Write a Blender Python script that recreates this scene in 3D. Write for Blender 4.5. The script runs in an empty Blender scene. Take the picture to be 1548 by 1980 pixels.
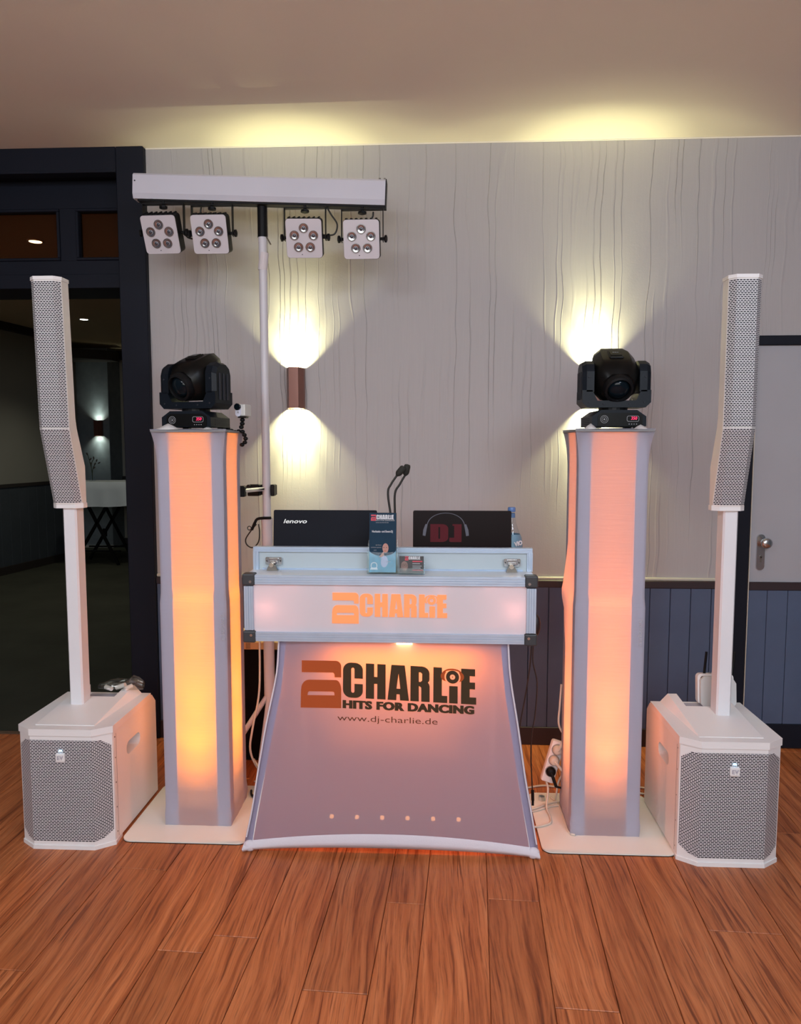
import bpy, bmesh, math, random
from mathutils import Vector, Matrix, Euler
random.seed(7)
PI = math.pi
S = bpy.context.scene
C = S.collection

# ------------------------------------------------------------------ camera
FPX, PITCH, YAW, EYE = 1450.0, 0.08621, 0.04903, 1.4
cam_d = bpy.data.cameras.new('camera'); cam = bpy.data.objects.new('camera', cam_d); C.objects.link(cam)
cam_d.sensor_fit = 'HORIZONTAL'; cam_d.sensor_width = 36; cam_d.lens = 36 * FPX / 1548
cam_d.clip_start = .05; cam_d.clip_end = 60
cam.location = (0, 0, EYE); cam.rotation_euler = (PI / 2 - PITCH, 0, YAW)
S.camera = cam

# ------------------------------------------------------------------ world, lights, exposure
S.view_settings.view_transform = 'Standard'; S.view_settings.look = 'None'
S.view_settings.gamma = 1; S.view_settings.use_curve_mapping = False
S.view_settings.exposure = 0.0
w = bpy.data.worlds.new('world'); S.world = w; w.use_nodes = True
w.node_tree.nodes['Background'].inputs[0].default_value = (.53, .53, .60, 1)
w.node_tree.nodes['Background'].inputs[1].default_value = .15


def lamp(name, kind, loc, energy, color, target=None, **kw):
    d = bpy.data.lights.new(name, kind); d.energy = energy; d.color = color
    for k, v in kw.items(): setattr(d, k, v)
    o = bpy.data.objects.new(name, d); C.objects.link(o); o.location = loc
    if target is not None:
        o.rotation_euler = (Vector(target) - Vector(loc)).to_track_quat('-Z', 'Y').to_euler()
    return o


# the hall's own cool ceiling lights, behind and above the photographer
lamp('hall_light', 'AREA', (-1.5, .2, 2.70), 34, (.84, .90, 1.0), (-1.2, 1.6, 0), shape='SQUARE', size=.7)
lamp('hall_light', 'AREA', (1.3, .0, 2.70), 46, (.66, .80, 1.0), (.9, 1.6, 0), shape='SQUARE', size=.7)
lamp('hall_light', 'AREA', (0, -1.8, 2.3), 66, (.77, .82, 1.0), (0, 2.5, 1.0), shape='RECTANGLE', size=2.6, size_y=1.4)

# unseen warm fill light, added behind the photographer to brighten the ceiling
lamp('ceiling_fill', 'AREA', (0, -1.6, 1.7), 44, (.96, .94, .74), (0, .6, 2.75), shape='RECTANGLE', size=3.4, size_y=.8)

# ------------------------------------------------------------------ helpers
WM = {}


def link(o, parent=None):
    C.objects.link(o)
    if parent: o.parent = parent
    return o


def bmat(bm, me):
    bm.normal_update(); bm.to_mesh(me); bm.free()


def tag(o, label=None, cat=None, group=None, kind=None):
    if label: o['label'] = label
    if cat: o['category'] = cat
    if group: o['group'] = group
    if kind: o['kind'] = kind
    return o


def wmat(o):
    if o is None: return Matrix.Identity(4)
    return WM.get(o.name, Matrix.Identity(4))


def thing(name, label, cat, loc=(0, 0, 0), rotz=0, group=None):
    o = bpy.data.objects.new(name, None); o.empty_display_size = .05
    link(o); o.location = loc; o.rotation_euler = (0, 0, rotz)
    WM[o.name] = Matrix.Translation(loc) @ Matrix.Rotation(rotz, 4, 'Z')
    return tag(o, label, cat, group)


def obj(name, bm, mat, parent=None, local=False, smooth=False, kind=None, label=None, origin=None):
    """one mesh object; coordinates are world unless local=True (then in the frame of the parent)"""
    me = bpy.data.meshes.new(name)
    if isinstance(bm, bpy.types.Mesh): me = bm
    else: bmat(bm, me)
    M = wmat(parent)
    if not local and parent is not None: me.transform(M.inverted())
    o = bpy.data.objects.new(name, me)
    link(o, parent)
    Wo = M.copy()
    if origin is not None:
        ov = Vector(origin)
        if not local and parent is not None: ov = M.inverted() @ ov
        me.transform(Matrix.Translation(-ov)); o.location = ov
        Wo = M @ Matrix.Translation(ov)
    WM[o.name] = Wo
    ms = mat if isinstance(mat, (list, tuple)) else [mat]
    for m_ in ms: me.materials.append(m_)
    if smooth:
        for p in me.polygons: p.use_smooth = True
        if smooth == 'auto':
            try: me.set_sharp_from_angle(angle=math.radians(40))
            except Exception: pass
    return tag(o, label, None, None, kind)


def struct(name, bm, mat, parent=None, **k):
    o = obj(name, bm, mat, parent, **k)
    if parent is None: o['kind'] = 'structure'
    return o


def nb(): return bmesh.new()


def box(bm, x0, x1, y0, y1, z0, z1, bevel=0, M=None, seg=1, mi=0):
    n0 = len(bm.verts)
    vs = [bm.verts.new((x, y, z)) for z in (z0, z1) for y in (y0, y1) for x in (x0, x1)]
    fs = [bm.faces.new([vs[i] for i in f]) for f in ((0, 2, 3, 1), (4, 5, 7, 6), (0, 1, 5, 4), (2, 6, 7, 3), (0, 4, 6, 2), (1, 3, 7, 5))]
    for f in fs: f.material_index = mi
    if bevel:
        es = list({e for f in fs for e in f.edges})
        r = bmesh.ops.bevel(bm, geom=es, offset=bevel, segments=seg, profile=.5, affect='EDGES')
        vs = list({v for f in r['faces'] for v in f.verts} | {v for v in vs if v.is_valid})
        for f in r['faces']: f.material_index = mi
    if M is not None: bmesh.ops.transform(bm, matrix=M, verts=vs)
    return vs


def prism(bm, pts, a0, a1, axis='y', M=None, mi=0):
    """extrude the 2D outline pts along an axis. axis y: pts are (x,z); z: (x,y); x: (y,z)"""
    def P(p, a):
        return {'y': (p[0], a, p[1]), 'z': (p[0], p[1], a), 'x': (a, p[0], p[1])}[axis]
    A = [bm.verts.new(P(p, a0)) for p in pts]; B = [bm.verts.new(P(p, a1)) for p in pts]
    n = len(pts); fs = [bm.faces.new(A), bm.faces.new(B[::-1])]
    for i in range(n): fs.append(bm.faces.new((A[i], B[i], B[(i + 1) % n], A[(i + 1) % n])))
    for f in fs: f.material_index = mi
    bmesh.ops.recalc_face_normals(bm, faces=fs)
    if M is not None: bmesh.ops.transform(bm, matrix=M, verts=A + B)
    return A + B


def loft(bm, rings, cap=True, closed=True, mi=0):
    R = [[bm.verts.new(p) for p in r] for r in rings]; fs = []
    n = len(R[0])
    for a, b in zip(R[:-1], R[1:]):
        for i in range(n if closed else n - 1):
            fs.append(bm.faces.new((a[i], a[(i + 1) % n], b[(i + 1) % n], b[i])))
    if cap:
        fs.append(bm.faces.new(R[0][::-1])); fs.append(bm.faces.new(R[-1]))
    for f in fs: f.material_index = mi
    bmesh.ops.recalc_face_normals(bm, faces=fs)
    return R


def lathe(bm, prof, n=20, M=None, cap=True, mi=0):
    """prof: (radius, z) around z"""
    rings = [[(max(r, 1e-5) * math.cos(2 * PI * i / n), max(r, 1e-5) * math.sin(2 * PI * i / n), z) for i in range(n)] for r, z in prof]
    if M is not None: rings = [[tuple(M @ Vector(p)) for p in r] for r in rings]
    return loft(bm, rings, cap, mi=mi)


def cyl(bm, p0, p1, r0, r1=None, n=16, mi=0):
    p0, p1 = Vector(p0), Vector(p1); d = p1 - p0
    M = Matrix.Translation(p0) @ d.to_track_quat('Z', 'Y').to_matrix().to_4x4()
    lathe(bm, [(r0, 0), (r1 if r1 is not None else r0, d.length)], n, M, mi=mi)


def smooth_pts(pts, k=6):
    P = [Vector(p) for p in pts]
    if len(P) < 3: return P
    P = [P[0] * 2 - P[1]] + P + [P[-1] * 2 - P[-2]]
    out = []
    for i in range(1, len(P) - 2):
        a, b, c, d = P[i - 1:i + 3]
        for j in range(k):
            t = j / k
            out.append(.5 * ((2 * b) + (c - a) * t + (2 * a - 5 * b + 4 * c - d) * t * t + (3 * b - a - 3 * c + d) * t ** 3))
    out.append(P[-2]); return out


def tube(bm, pts, r, n=8, k=6, mi=0):
    P = smooth_pts(pts, k); rings = []
    up = Vector((.13, .21, .97))
    for i, p in enumerate(P):
        t = (P[min(i + 1, len(P) - 1)] - P[max(i - 1, 0)]).normalized()
        u = up - t * up.dot(t)
        if u.length < .05: u = Vector((1, 0, 0)) - t * t.x
        u.normalize(); v = t.cross(u); up = u
        rings.append([tuple(p + (u * math.cos(2 * PI * j / n) + v * math.sin(2 * PI * j / n)) * r) for j in range(n)])
    return loft(bm, rings, mi=mi)


def ball(bm, c, r, n=12, sc=(1, 1, 1), mi=0):
    rings = []
    for i in range(n // 2 + 1):
        a = -PI / 2 + PI * i / (n // 2)
        rr = max(math.cos(a), 1e-3)
        rings.append([(c[0] + r * sc[0] * rr * math.cos(2 * PI * j / n), c[1] + r * sc[1] * rr * math.sin(2 * PI * j / n), c[2] + r * sc[2] * math.sin(a)) for j in range(n)])
    loft(bm, rings, mi=mi)


def rrect(x0, x1, y0, y1, r, k=4):
    out = []
    for cx, cy, a in ((x1 - r, y1 - r, 0), (x0 + r, y1 - r, 90), (x0 + r, y0 + r, 180), (x1 - r, y0 + r, 270)):
        for i in range(k + 1):
            t = math.radians(a + 90 * i / k); out.append((cx + r * math.cos(t), cy + r * math.sin(t)))
    return out


def arc(cx, cy, r, a0, a1, k=10, ry=None):
    ry = r if ry is None else ry
    return [(cx + r * math.cos(math.radians(a0 + (a1 - a0) * i / k)), cy + ry * math.sin(math.radians(a0 + (a1 - a0) * i / k))) for i in range(k + 1)]


def shapes(loops, depth=.0004, bevel=0):
    """filled flat shapes with holes, facing -Y after standing up; pts are (x, z)"""
    cu = bpy.data.curves.new('tmp', 'CURVE'); cu.dimensions = '2D'; cu.fill_mode = 'BOTH'; cu.extrude = depth * 100
    for lp in loops:
        s = cu.splines.new('POLY'); s.points.add(len(lp) - 1); s.use_cyclic_u = True
        for p, q in zip(s.points, lp): p.co = (q[0] * 100, q[1] * 100, 0, 1)
    o = bpy.data.objects.new('tmp', cu); C.objects.link(o)
    me = bpy.data.meshes.new_from_object(o); bpy.data.objects.remove(o); bpy.data.curves.remove(cu)
    me.transform(Matrix.Rotation(PI / 2, 4, 'X') @ Matrix.Scale(.01, 4))
    me.materials.clear()
    return me


def letters(body, size, bold=0, sx=1, shear=0, align='CENTER', depth=.0003, spacing=1.0):
    cu = bpy.data.curves.new('tmp', 'FONT'); cu.body = body; cu.size = size; cu.offset = bold
    cu.align_x = align; cu.shear = shear; cu.extrude = depth; cu.space_character = spacing; cu.resolution_u = 3
    o = bpy.data.objects.new('tmp', cu); C.objects.link(o)
    me = bpy.data.meshes.new_from_object(o); bpy.data.objects.remove(o); bpy.data.curves.remove(cu)
    me.transform(Matrix.Rotation(PI / 2, 4, 'X') @ Matrix.Diagonal((sx, 1, 1, 1)))
    me.materials.clear()
    return me


def put(name, me, mat, parent, M, local=False, **k):
    me.transform(M)
    return obj(name, me, mat, parent, local=local, **k)


T = Matrix.Translation
def R(a, ax): return Matrix.Rotation(math.radians(a), 4, ax)


# ------------------------------------------------------------------ materials
MATS = {}


def mat(name, color, rough=.5, metal=0, spec=.5, bump=0, bscale=200, var=0, vscale=6, emit=0, ecol=None, coat=0):
    if name in MATS: return MATS[name]
    m = bpy.data.materials.new(name); m.use_nodes = True; MATS[name] = m
    nt = m.node_tree; b = nt.nodes['Principled BSDF']
    b.inputs['Base Color'].default_value = (*color, 1); b.inputs['Roughness'].default_value = rough
    b.inputs['Metallic'].default_value = metal; b.inputs['Specular IOR Level'].default_value = spec
    if coat: b.inputs['Coat Weight'].default_value = coat
    if emit:
        b.inputs['Emission Color'].default_value = (*(ecol or color), 1); b.inputs['Emission Strength'].default_value = emit
    tc = nt.nodes.new('ShaderNodeTexCoord')
    if var:
        n = nt.nodes.new('ShaderNodeTexNoise'); n.inputs['Scale'].default_value = vscale; n.inputs['Detail'].default_value = 5
        nt.links.new(tc.outputs['Object'], n.inputs['Vector'])
        mx = nt.nodes.new('ShaderNodeMix'); mx.data_type = 'RGBA'
        mx.inputs[6].default_value = (*[c * (1 - var) for c in color], 1); mx.inputs[7].default_value = (*[min(1, c * (1 + var)) for c in color], 1)
        nt.links.new(n.outputs['Fac'], mx.inputs[0]); nt.links.new(mx.outputs[2], b.inputs['Base Color'])
    if bump:
        n = nt.nodes.new('ShaderNodeTexNoise'); n.inputs['Scale'].default_value = bscale; n.inputs['Detail'].default_value = 3
        nt.links.new(tc.outputs['Object'], n.inputs['Vector'])
        bp = nt.nodes.new('ShaderNodeBump'); bp.inputs['Strength'].default_value = bump; bp.inputs['Distance'].default_value = .002
        nt.links.new(n.outputs['Fac'], bp.inputs['Height']); nt.links.new(bp.outputs['Normal'], b.inputs['Normal'])
    return m


def N(nt, t, **k):
    n = nt.nodes.new(t)
    for a, v in k.items():
        if a in n.inputs.keys(): n.inputs[a].default_value = v
        else: setattr(n, a, v)
    return n


def ramp(nt, stops):
    r = nt.nodes.new('ShaderNodeValToRGB'); e = r.color_ramp.elements
    while len(e) > 1: e.remove(e[0])
    e[0].position = stops[0][0]; e[0].color = (*stops[0][1], 1)
    for p, c in stops[1:]:
        q = e.new(p); q.color = (*c, 1)
    return r


def wood_floor():
    m = bpy.data.materials.new('plank_wood'); m.use_nodes = True; nt = m.node_tree; L = nt.links.new
    b = nt.nodes['Principled BSDF']; b.inputs['Roughness'].default_value = .42
    tc = N(nt, 'ShaderNodeTexCoord'); oi = N(nt, 'ShaderNodeObjectInfo')
    mul = N(nt, 'ShaderNodeVectorMath', operation='SCALE'); mul.inputs['Scale'].default_value = 37.0
    cmb = N(nt, 'ShaderNodeCombineXYZ'); L(oi.outputs['Random'], cmb.inputs[0]); L(oi.outputs['Random'], cmb.inputs[1])
    L(cmb.outputs[0], mul.inputs[0])
    add = N(nt, 'ShaderNodeVectorMath', operation='ADD'); L(tc.outputs['Object'], add.inputs[0]); L(mul.outputs[0], add.inputs[1])
    # wavy long grain
    mp0 = N(nt, 'ShaderNodeMapping'); mp0.inputs['Scale'].default_value = (6, 1.6, 6); L(add.outputs[0], mp0.inputs[0])
    wob = N(nt, 'ShaderNodeTexNoise', Scale=1.0, Detail=2.0); L(mp0.outputs[0], wob.inputs['Vector'])
    sc = N(nt, 'ShaderNodeVectorMath', operation='SCALE'); sc.inputs['Scale'].default_value = .07; L(wob.outputs['Color'], sc.inputs[0])
    ad2 = N(nt, 'ShaderNodeVectorMath', operation='ADD'); L(add.outputs[0], ad2.inputs[0]); L(sc.outputs[0], ad2.inputs[1])
    mp = N(nt, 'ShaderNodeMapping'); mp.inputs['Scale'].default_value = (55, 1.8, 10); L(ad2.outputs[0], mp.inputs[0])
    n1 = N(nt, 'ShaderNodeTexNoise', Scale=1.0, Detail=4.0, Roughness=.6); L(mp.outputs[0], n1.inputs['Vector'])
    mp2 = N(nt, 'ShaderNodeMapping'); mp2.inputs['Scale'].default_value = (240, 7, 10); L(ad2.outputs[0], mp2.inputs[0])
    n2 = N(nt, 'ShaderNodeTexNoise', Scale=1.0, Detail=4.0, Roughness=.7); L(mp2.outputs[0], n2.inputs['Vector'])
    r1 = ramp(nt, [(.28, (.20, .046, .012)), (.45, (.37, .105, .032)), (.6, (.46, .148, .050)), (.78, (.54, .20, .080))])
    L(n1.outputs['Fac'], r1.inputs[0])
    r2 = ramp(nt, [(.33, (.50, .45, .42)), (.5, (1, 1, 1)), (.7, (1.12, 1.1, 1.08))]); L(n2.outputs['Fac'], r2.inputs[0])
    mx = N(nt, 'ShaderNodeMix', data_type='RGBA', blend_type='MULTIPLY'); mx.inputs[0].default_value = .8
    L(r1.outputs[0], mx.inputs[6]); L(r2.outputs[0], mx.inputs[7])
    # darker open-grain streaks
    mp3 = N(nt, 'ShaderNodeMapping'); mp3.inputs['Scale'].default_value = (100, 3.2, 10); L(ad2.outputs[0], mp3.inputs[0])
    n3 = N(nt, 'ShaderNodeTexNoise', Scale=1.0, Detail=3.0); L(mp3.outputs[0], n3.inputs['Vector'])
    r3 = ramp(nt, [(.33, (.45, .36, .32)), (.40, (1, 1, 1))]); L(n3.outputs['Fac'], r3.inputs[0])
    mx3 = N(nt, 'ShaderNodeMix', data_type='RGBA', blend_type='MULTIPLY'); mx3.inputs[0].default_value = .85
    L(mx.outputs[2], mx3.inputs[6]); L(r3.outputs[0], mx3.inputs[7])
    hs = N(nt, 'ShaderNodeHueSaturation'); L(mx3.outputs[2], hs.inputs['Color'])
    mr = N(nt, 'ShaderNodeMapRange'); mr.inputs[3].default_value = .98; mr.inputs[4].default_value = 1.27
    L(oi.outputs['Random'], mr.inputs[0]); L(mr.outputs[0], hs.inputs['Value'])
    L(hs.outputs[0], b.inputs['Base Color'])
    bp = N(nt, 'ShaderNodeBump', Strength=.25, Distance=.001); L(n2.outputs['Fac'], bp.inputs['Height']); L(bp.outputs[0], b.inputs['Normal'])
    return m


def wallpaper():
    m = bpy.data.materials.new('crinkle_wallpaper'); m.use_nodes = True; nt = m.node_tree; L = nt.links.new
    b = nt.nodes['Principled BSDF']; b.inputs['Roughness'].default_value = .75; b.inputs['Specular IOR Level'].default_value = .25
    tc = N(nt, 'ShaderNodeTexCoord')
    mp = N(nt, 'ShaderNodeMapping'); mp.inputs['Scale'].default_value = (7.5, 0, .10)
    mw = N(nt, 'ShaderNodeMapping'); mw.inputs['Scale'].default_value = (2.5, 0, 3.5); L(tc.outputs['Object'], mw.inputs[0])
    nw = N(nt, 'ShaderNodeTexNoise', Scale=1.0, Detail=1.0); L(mw.outputs[0], nw.inputs['Vector'])
    sw = N(nt, 'ShaderNodeVectorMath', operation='MULTIPLY'); L(nw.outputs['Color'], sw.inputs[0]); sw.inputs[1].default_value = (.045, 0, 0)
    aw = N(nt, 'ShaderNodeVectorMath', operation='ADD'); L(tc.outputs['Object'], aw.inputs[0]); L(sw.outputs[0], aw.inputs[1]); L(aw.outputs[0], mp.inputs[0])
    n = N(nt, 'ShaderNodeTexNoise', Scale=1.0, Detail=1.0); L(mp.outputs[0], n.inputs['Vector'])
    # thin raised creases where the stretched noise crosses set levels
    def crease(level, w_):
        s = N(nt, 'ShaderNodeMath', operation='SUBTRACT'); L(n.outputs['Fac'], s.inputs[0]); s.inputs[1].default_value = level
        a = N(nt, 'ShaderNodeMath', operation='ABSOLUTE'); L(s.outputs[0], a.inputs[0])
        r = N(nt, 'ShaderNodeMapRange', interpolation_type='SMOOTHSTEP'); r.inputs[1].default_value = 0; r.inputs[2].default_value = w_
        r.inputs[3].default_value = 1; r.inputs[4].default_value = 0; L(a.outputs[0], r.inputs[0]); return r
    c1, c2, c3 = crease(.40, .011), crease(.50, .009), crease(.61, .011)
    a1 = N(nt, 'ShaderNodeMath', operation='MAXIMUM'); L(c1.outputs[0], a1.inputs[0]); L(c2.outputs[0], a1.inputs[1])
    a2 = N(nt, 'ShaderNodeMath', operation='MAXIMUM'); L(a1.outputs[0], a2.inputs[0]); L(c3.outputs[0], a2.inputs[1])
    # creases fade in and out along their length
    mpf = N(nt, 'ShaderNodeMapping'); mpf.inputs['Scale'].default_value = (5, 0, 1.4); L(tc.outputs['Object'], mpf.inputs[0])
    nf = N(nt, 'ShaderNodeTexNoise', Scale=1.0, Detail=1.0); L(mpf.outputs[0], nf.inputs['Vector'])
    rf = N(nt, 'ShaderNodeMapRange'); rf.inputs[1].default_value = .38; rf.inputs[2].default_value = .6; L(nf.outputs['Fac'], rf.inputs[0])
    a3 = N(nt, 'ShaderNodeMath', operation='MULTIPLY'); L(a2.outputs[0], a3.inputs[0]); L(rf.outputs[0], a3.inputs[1])
    # fine vertical fibre
    mp2 = N(nt, 'ShaderNodeMapping'); mp2.inputs['Scale'].default_value = (220, 1, 8); L(tc.outputs['Object'], mp2.inputs[0])
    n2 = N(nt, 'ShaderNodeTexNoise', Scale=1.0, Detail=3.0); L(mp2.outputs[0], n2.inputs['Vector'])
    n3 = N(nt, 'ShaderNodeTexNoise', Scale=160.0, Detail=2.0); L(tc.outputs['Object'], n3.inputs['Vector'])
    b1 = N(nt, 'ShaderNodeBump', Strength=1.0, Distance=.0023); L(a3.outputs[0], b1.inputs['Height'])
    b2 = N(nt, 'ShaderNodeBump', Strength=.07, Distance=.001); L(n2.outputs['Fac'], b2.inputs['Height']); L(b1.outputs[0], b2.inputs['Normal'])
    b3 = N(nt, 'ShaderNodeBump', Strength=.3, Distance=.0008); L(n3.outputs['Fac'], b3.inputs['Height']); L(b2.outputs[0], b3.inputs['Normal'])
    L(b3.outputs[0], b.inputs['Normal'])
    r = ramp(nt, [(.3, (.43, .41, .415)), (.7, (.445, .425, .43))]); L(n2.outputs['Fac'], r.inputs[0]); L(r.outputs[0], b.inputs['Base Color'])
    return m


def fabric(name, color, trans, see=0.0, wr=.25):
    m = bpy.data.materials.new(name); m.use_nodes = True; nt = m.node_tree; L = nt.links.new
    nt.nodes.remove(nt.nodes['Principled BSDF']); out = nt.nodes['Material Output']
    d = N(nt, 'ShaderNodeBsdfDiffuse'); d.inputs[0].default_value = (*color, 1)
    t = N(nt, 'ShaderNodeBsdfTranslucent'); t.inputs[0].default_value = (*color, 1)
    mx = N(nt, 'ShaderNodeMixShader'); mx.inputs[0].default_value = trans
    L(d.outputs[0], mx.inputs[1]); L(t.outputs[0], mx.inputs[2])
    tc = N(nt, 'ShaderNodeTexCoord'); mp = N(nt, 'ShaderNodeMapping'); mp.inputs['Scale'].default_value = (7, 7, 95); L(tc.outputs['Object'], mp.inputs[0])
    n = N(nt, 'ShaderNodeTexNoise', Scale=1.0, Detail=3.0, Distortion=.6); L(mp.outputs[0], n.inputs['Vector'])
    bp = N(nt, 'ShaderNodeBump', Strength=wr, Distance=.002); L(n.outputs['Fac'], bp.inputs['Height'])
    L(bp.outputs[0], d.inputs['Normal']); L(bp.outputs[0], t.inputs['Normal'])
    if see:
        tr = N(nt, 'ShaderNodeBsdfTransparent'); m2 = N(nt, 'ShaderNodeMixShader'); m2.inputs[0].default_value = see
        L(mx.outputs[0], m2.inputs[1]); L(tr.outputs[0], m2.inputs[2]); L(m2.outputs[0], out.inputs[0])
    else: L(mx.outputs[0], out.inputs[0])
    return m


def grille_mat(name, bw=.125, rh=.056, mort=.019):
    m = bpy.data.materials.new(name); m.use_nodes = True; nt = m.node_tree; L = nt.links.new
    b = nt.nodes['Principled BSDF']; b.inputs['Roughness'].default_value = .45
    tc = N(nt, 'ShaderNodeTexCoord'); br = N(nt, 'ShaderNodeTexBrick')
    br.inputs['Color1'].default_value = (.012, .012, .02, 1); br.inputs['Color2'].default_value = (.02, .02, .03, 1)
    br.inputs['Mortar'].default_value = (.80, .78, .80, 1); br.inputs['Scale'].default_value = 10
    br.inputs['Mortar Size'].default_value = mort; br.inputs['Mortar Smooth'].default_value = .1
    br.inputs['Brick Width'].default_value = bw; br.inputs['Row Height'].default_value = rh
    L(tc.outputs['UV'], br.inputs['Vector']); L(br.outputs['Color'], b.inputs['Base Color'])
    bp = N(nt, 'ShaderNodeBump', Strength=.5, Distance=.001, invert=True); L(br.outputs['Fac'], bp.inputs['Height']); bp.invert = False
    L(bp.outputs[0], b.inputs['Normal'])
    return m


def glass(name, tint=(1, 1, 1), rough=0.0, base=.03, edge=.35):
    """thin clear sheet: transparent, a little gloss that grows at grazing angles"""
    m = bpy.data.materials.new(name); m.use_nodes = True; nt = m.node_tree; L = nt.links.new
    nt.nodes.remove(nt.nodes['Principled BSDF']); out = nt.nodes['Material Output']
    tr = N(nt, 'ShaderNodeBsdfTransparent'); tr.inputs[0].default_value = (*tint, 1)
    g = N(nt, 'ShaderNodeBsdfGlossy'); g.inputs['Roughness'].default_value = rough
    lw = N(nt, 'ShaderNodeLayerWeight', Blend=.5); mx = N(nt, 'ShaderNodeMixShader')
    pw = N(nt, 'ShaderNodeMath', operation='POWER'); L(lw.outputs['Facing'], pw.inputs[0]); pw.inputs[1].default_value = 4
    ad = N(nt, 'ShaderNodeMath', operation='MULTIPLY_ADD'); L(pw.outputs[0], ad.inputs[0]); ad.inputs[1].default_value = edge; ad.inputs[2].default_value = base
    L(ad.outputs[0], mx.inputs[0]); L(tr.outputs[0], mx.inputs[1]); L(g.outputs[0], mx.inputs[2]); L(mx.outputs[0], out.inputs[0])
    return m


WOOD = wood_floor(); PAPER = wallpaper()
FAB_L = fabric('stretch_fabric', (.65, .65, .74), .72, 0, .16)
FAB_S = fabric('skirt_fabric', (.54, .51, .66), .62, .035, .12)
GRILLE = grille_mat('perforated_grille', .125, .058, .0104); GRILLE2 = grille_mat('column_grille', .105, .060, .0106)
M_white = mat('white_paint', (.80, .77, .75), .5, bump=.25, bscale=300, var=.04)
M_white2 = mat('white_plastic', (.82, .80, .80), .4, var=.03)
M_plate = mat('base_plate_white', (.80, .79, .72), .35, var=.06, vscale=4)
M_black = mat('black_plastic', (.006, .006, .007), .45, spec=.18, bump=.2, bscale=400)
M_blacks = mat('black_satin', (.004, .004, .004), .34, spec=.18, var=.2)
M_navyblk = mat('dark_housing', (.005, .008, .013), .42, spec=.18, bump=.2, bscale=300, var=.2)
M_cloth = mat('black_cloth', (.006, .005, .005), .95, spec=.1, bump=.3, bscale=500)
M_navy = mat('navy_paint', (.009, .011, .019), .55, spec=.18, var=.15, vscale=3)
M_rail = mat('rail_brown', (.030, .018, .022), .5, var=.2)
M_cream = mat('cream_strip', (.55, .52, .44), .5, var=.05)
M_pan = mat('wainscot_blue', (.078, .110, .185), .55, var=.12, vscale=9)
M_joint = mat('joint_dark', (.02, .022, .03), .9, var=.2)
M_ceil = mat('ceiling_plaster', (.84, .79, .72), .85, spec=.1, bump=.12, bscale=120, var=.03, vscale=3)
M_door = mat('door_laminate', (.40, .40, .43), .5, var=.05, vscale=5)
M_alu = mat('aluminium', (.56, .68, .84), .34, metal=.5, var=.14, vscale=14)
M_steel = mat('steel', (.62, .64, .66), .25, metal=1, var=.1)
M_steelb = mat('dull_metal', (.20, .18, .16), .45, metal=.8, var=.3, vscale=40)
M_bronze = mat('copper_brown', (.20, .085, .065), .38, metal=.35, var=.1)
M_red = mat('logo_red', (.42, .07, .008), .8)
M_logo = mat('logo_black', (.046, .022, .004), .8)
M_lens = mat('lens_glass', (.004, .008, .012), .10, spec=.18, var=.2)
M_cup = mat('reflector_cup', (.36, .36, .41), .18, metal=.9, var=.05)
M_led = mat('led_red', (.6, .02, .06), .5, emit=1.5, ecol=(1, .03, .14), var=.01)
M_ledb = mat('led_blue', (.4, .7, 1), .5, emit=2.2, ecol=(.45, .75, 1), var=.01)
M_ledo = mat('led_orange', (1, .5, .2), .5, emit=14, ecol=(1, .42, .14), var=.01)
M_lamp = mat('lamp_warm', (1, .9, .6), .5, emit=14, ecol=(1, .86, .5), var=.01)
M_down = mat('downlight_glow', (1, 1, .9), .5, emit=9, ecol=(1, .98, .86), var=.01)
M_prt = mat('print_white', (.62, .64, .68), .6, var=.02)
M_prtg = mat('print_grey', (.30, .31, .33), .6, var=.02)
M_emb = mat('embossed_grey', (.42, .40, .46), .6, var=.02)
M_cable = mat('white_cable', (.66, .62, .54), .45, var=.05)
M_cableb = mat('black_cable', (.01, .01, .01), .4, var=.2)
GLASS = glass('clear_glass', (.93, .97, 1), 0, .04, .6); PANE = glass('window_glass', (.80, .58, .42), 0, .02, .2)
ACRYL = glass('clear_acrylic', (.93, .97, .98), .05, .008, .35); BAG = glass('bag_film', (.86, .88, .84), .25, .14, .5)

# ------------------------------------------------------------------ room
WY = 3.478            # back wall
ZC = 2.753            # ceiling height
# floor: dark sub-floor and every strip of board as its own piece
bm = nb(); box(bm, -3.2, 3.2, -3.0, WY + .02, -.06, -.008)
floor = struct('floor', bm, WOOD)
ang = math.atan(.048)
RM = Matrix.Rotation(-ang, 4, 'Z')
seams = [-3.05, -2.86, -2.70, -2.5, -2.34, -2.15, -1.98, -1.80, -1.62, -1.42, -1.27, -1.09, -.907, -.775, -.64, -.505, -.335, -.162, -.042, .15, .31, .47, .62, .785, .996, 1.15, 1.30, 1.47, 1.63, 1.80, 2.0, 2.2]
rnd = random.Random(3)
for i in range(len(seams) - 1):
    a, b_ = seams[i] - .096, seams[i + 1] - .096     # seam x measured at y = 2
    y = .35 - rnd.random() * .6
    while y < 3.7:
        ln = rnd.uniform(1.3, 2.1); y1 = min(y + ln, 3.75)
        if y1 > .9:
            bm = nb(); g = .0011
            box(bm, a + g, b_ - g, y + g, y1 - g, -.012, 0, .0012)
            bmesh.ops.transform(bm, matrix=RM, verts=bm.verts)
            # cut to the room
            bmesh.ops.bisect_plane(bm, geom=bm.verts[:] + bm.edges[:] + bm.faces[:], plane_co=(0, WY + .005, 0), plane_no=(0, 1, 0), clear_outer=True)
            if len(bm.faces):
                c = RM @ Vector(((a + b_) / 2, (y + y1) / 2, 0))
                obj('plank', bm, WOOD, floor, origin=c)
            else: bm.free()
        y = y1

bm = nb(); box(bm, -3.2, 3.2, -3.0, WY + .0, ZC, ZC + .1); struct('ceiling', bm, M_ceil)
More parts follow.
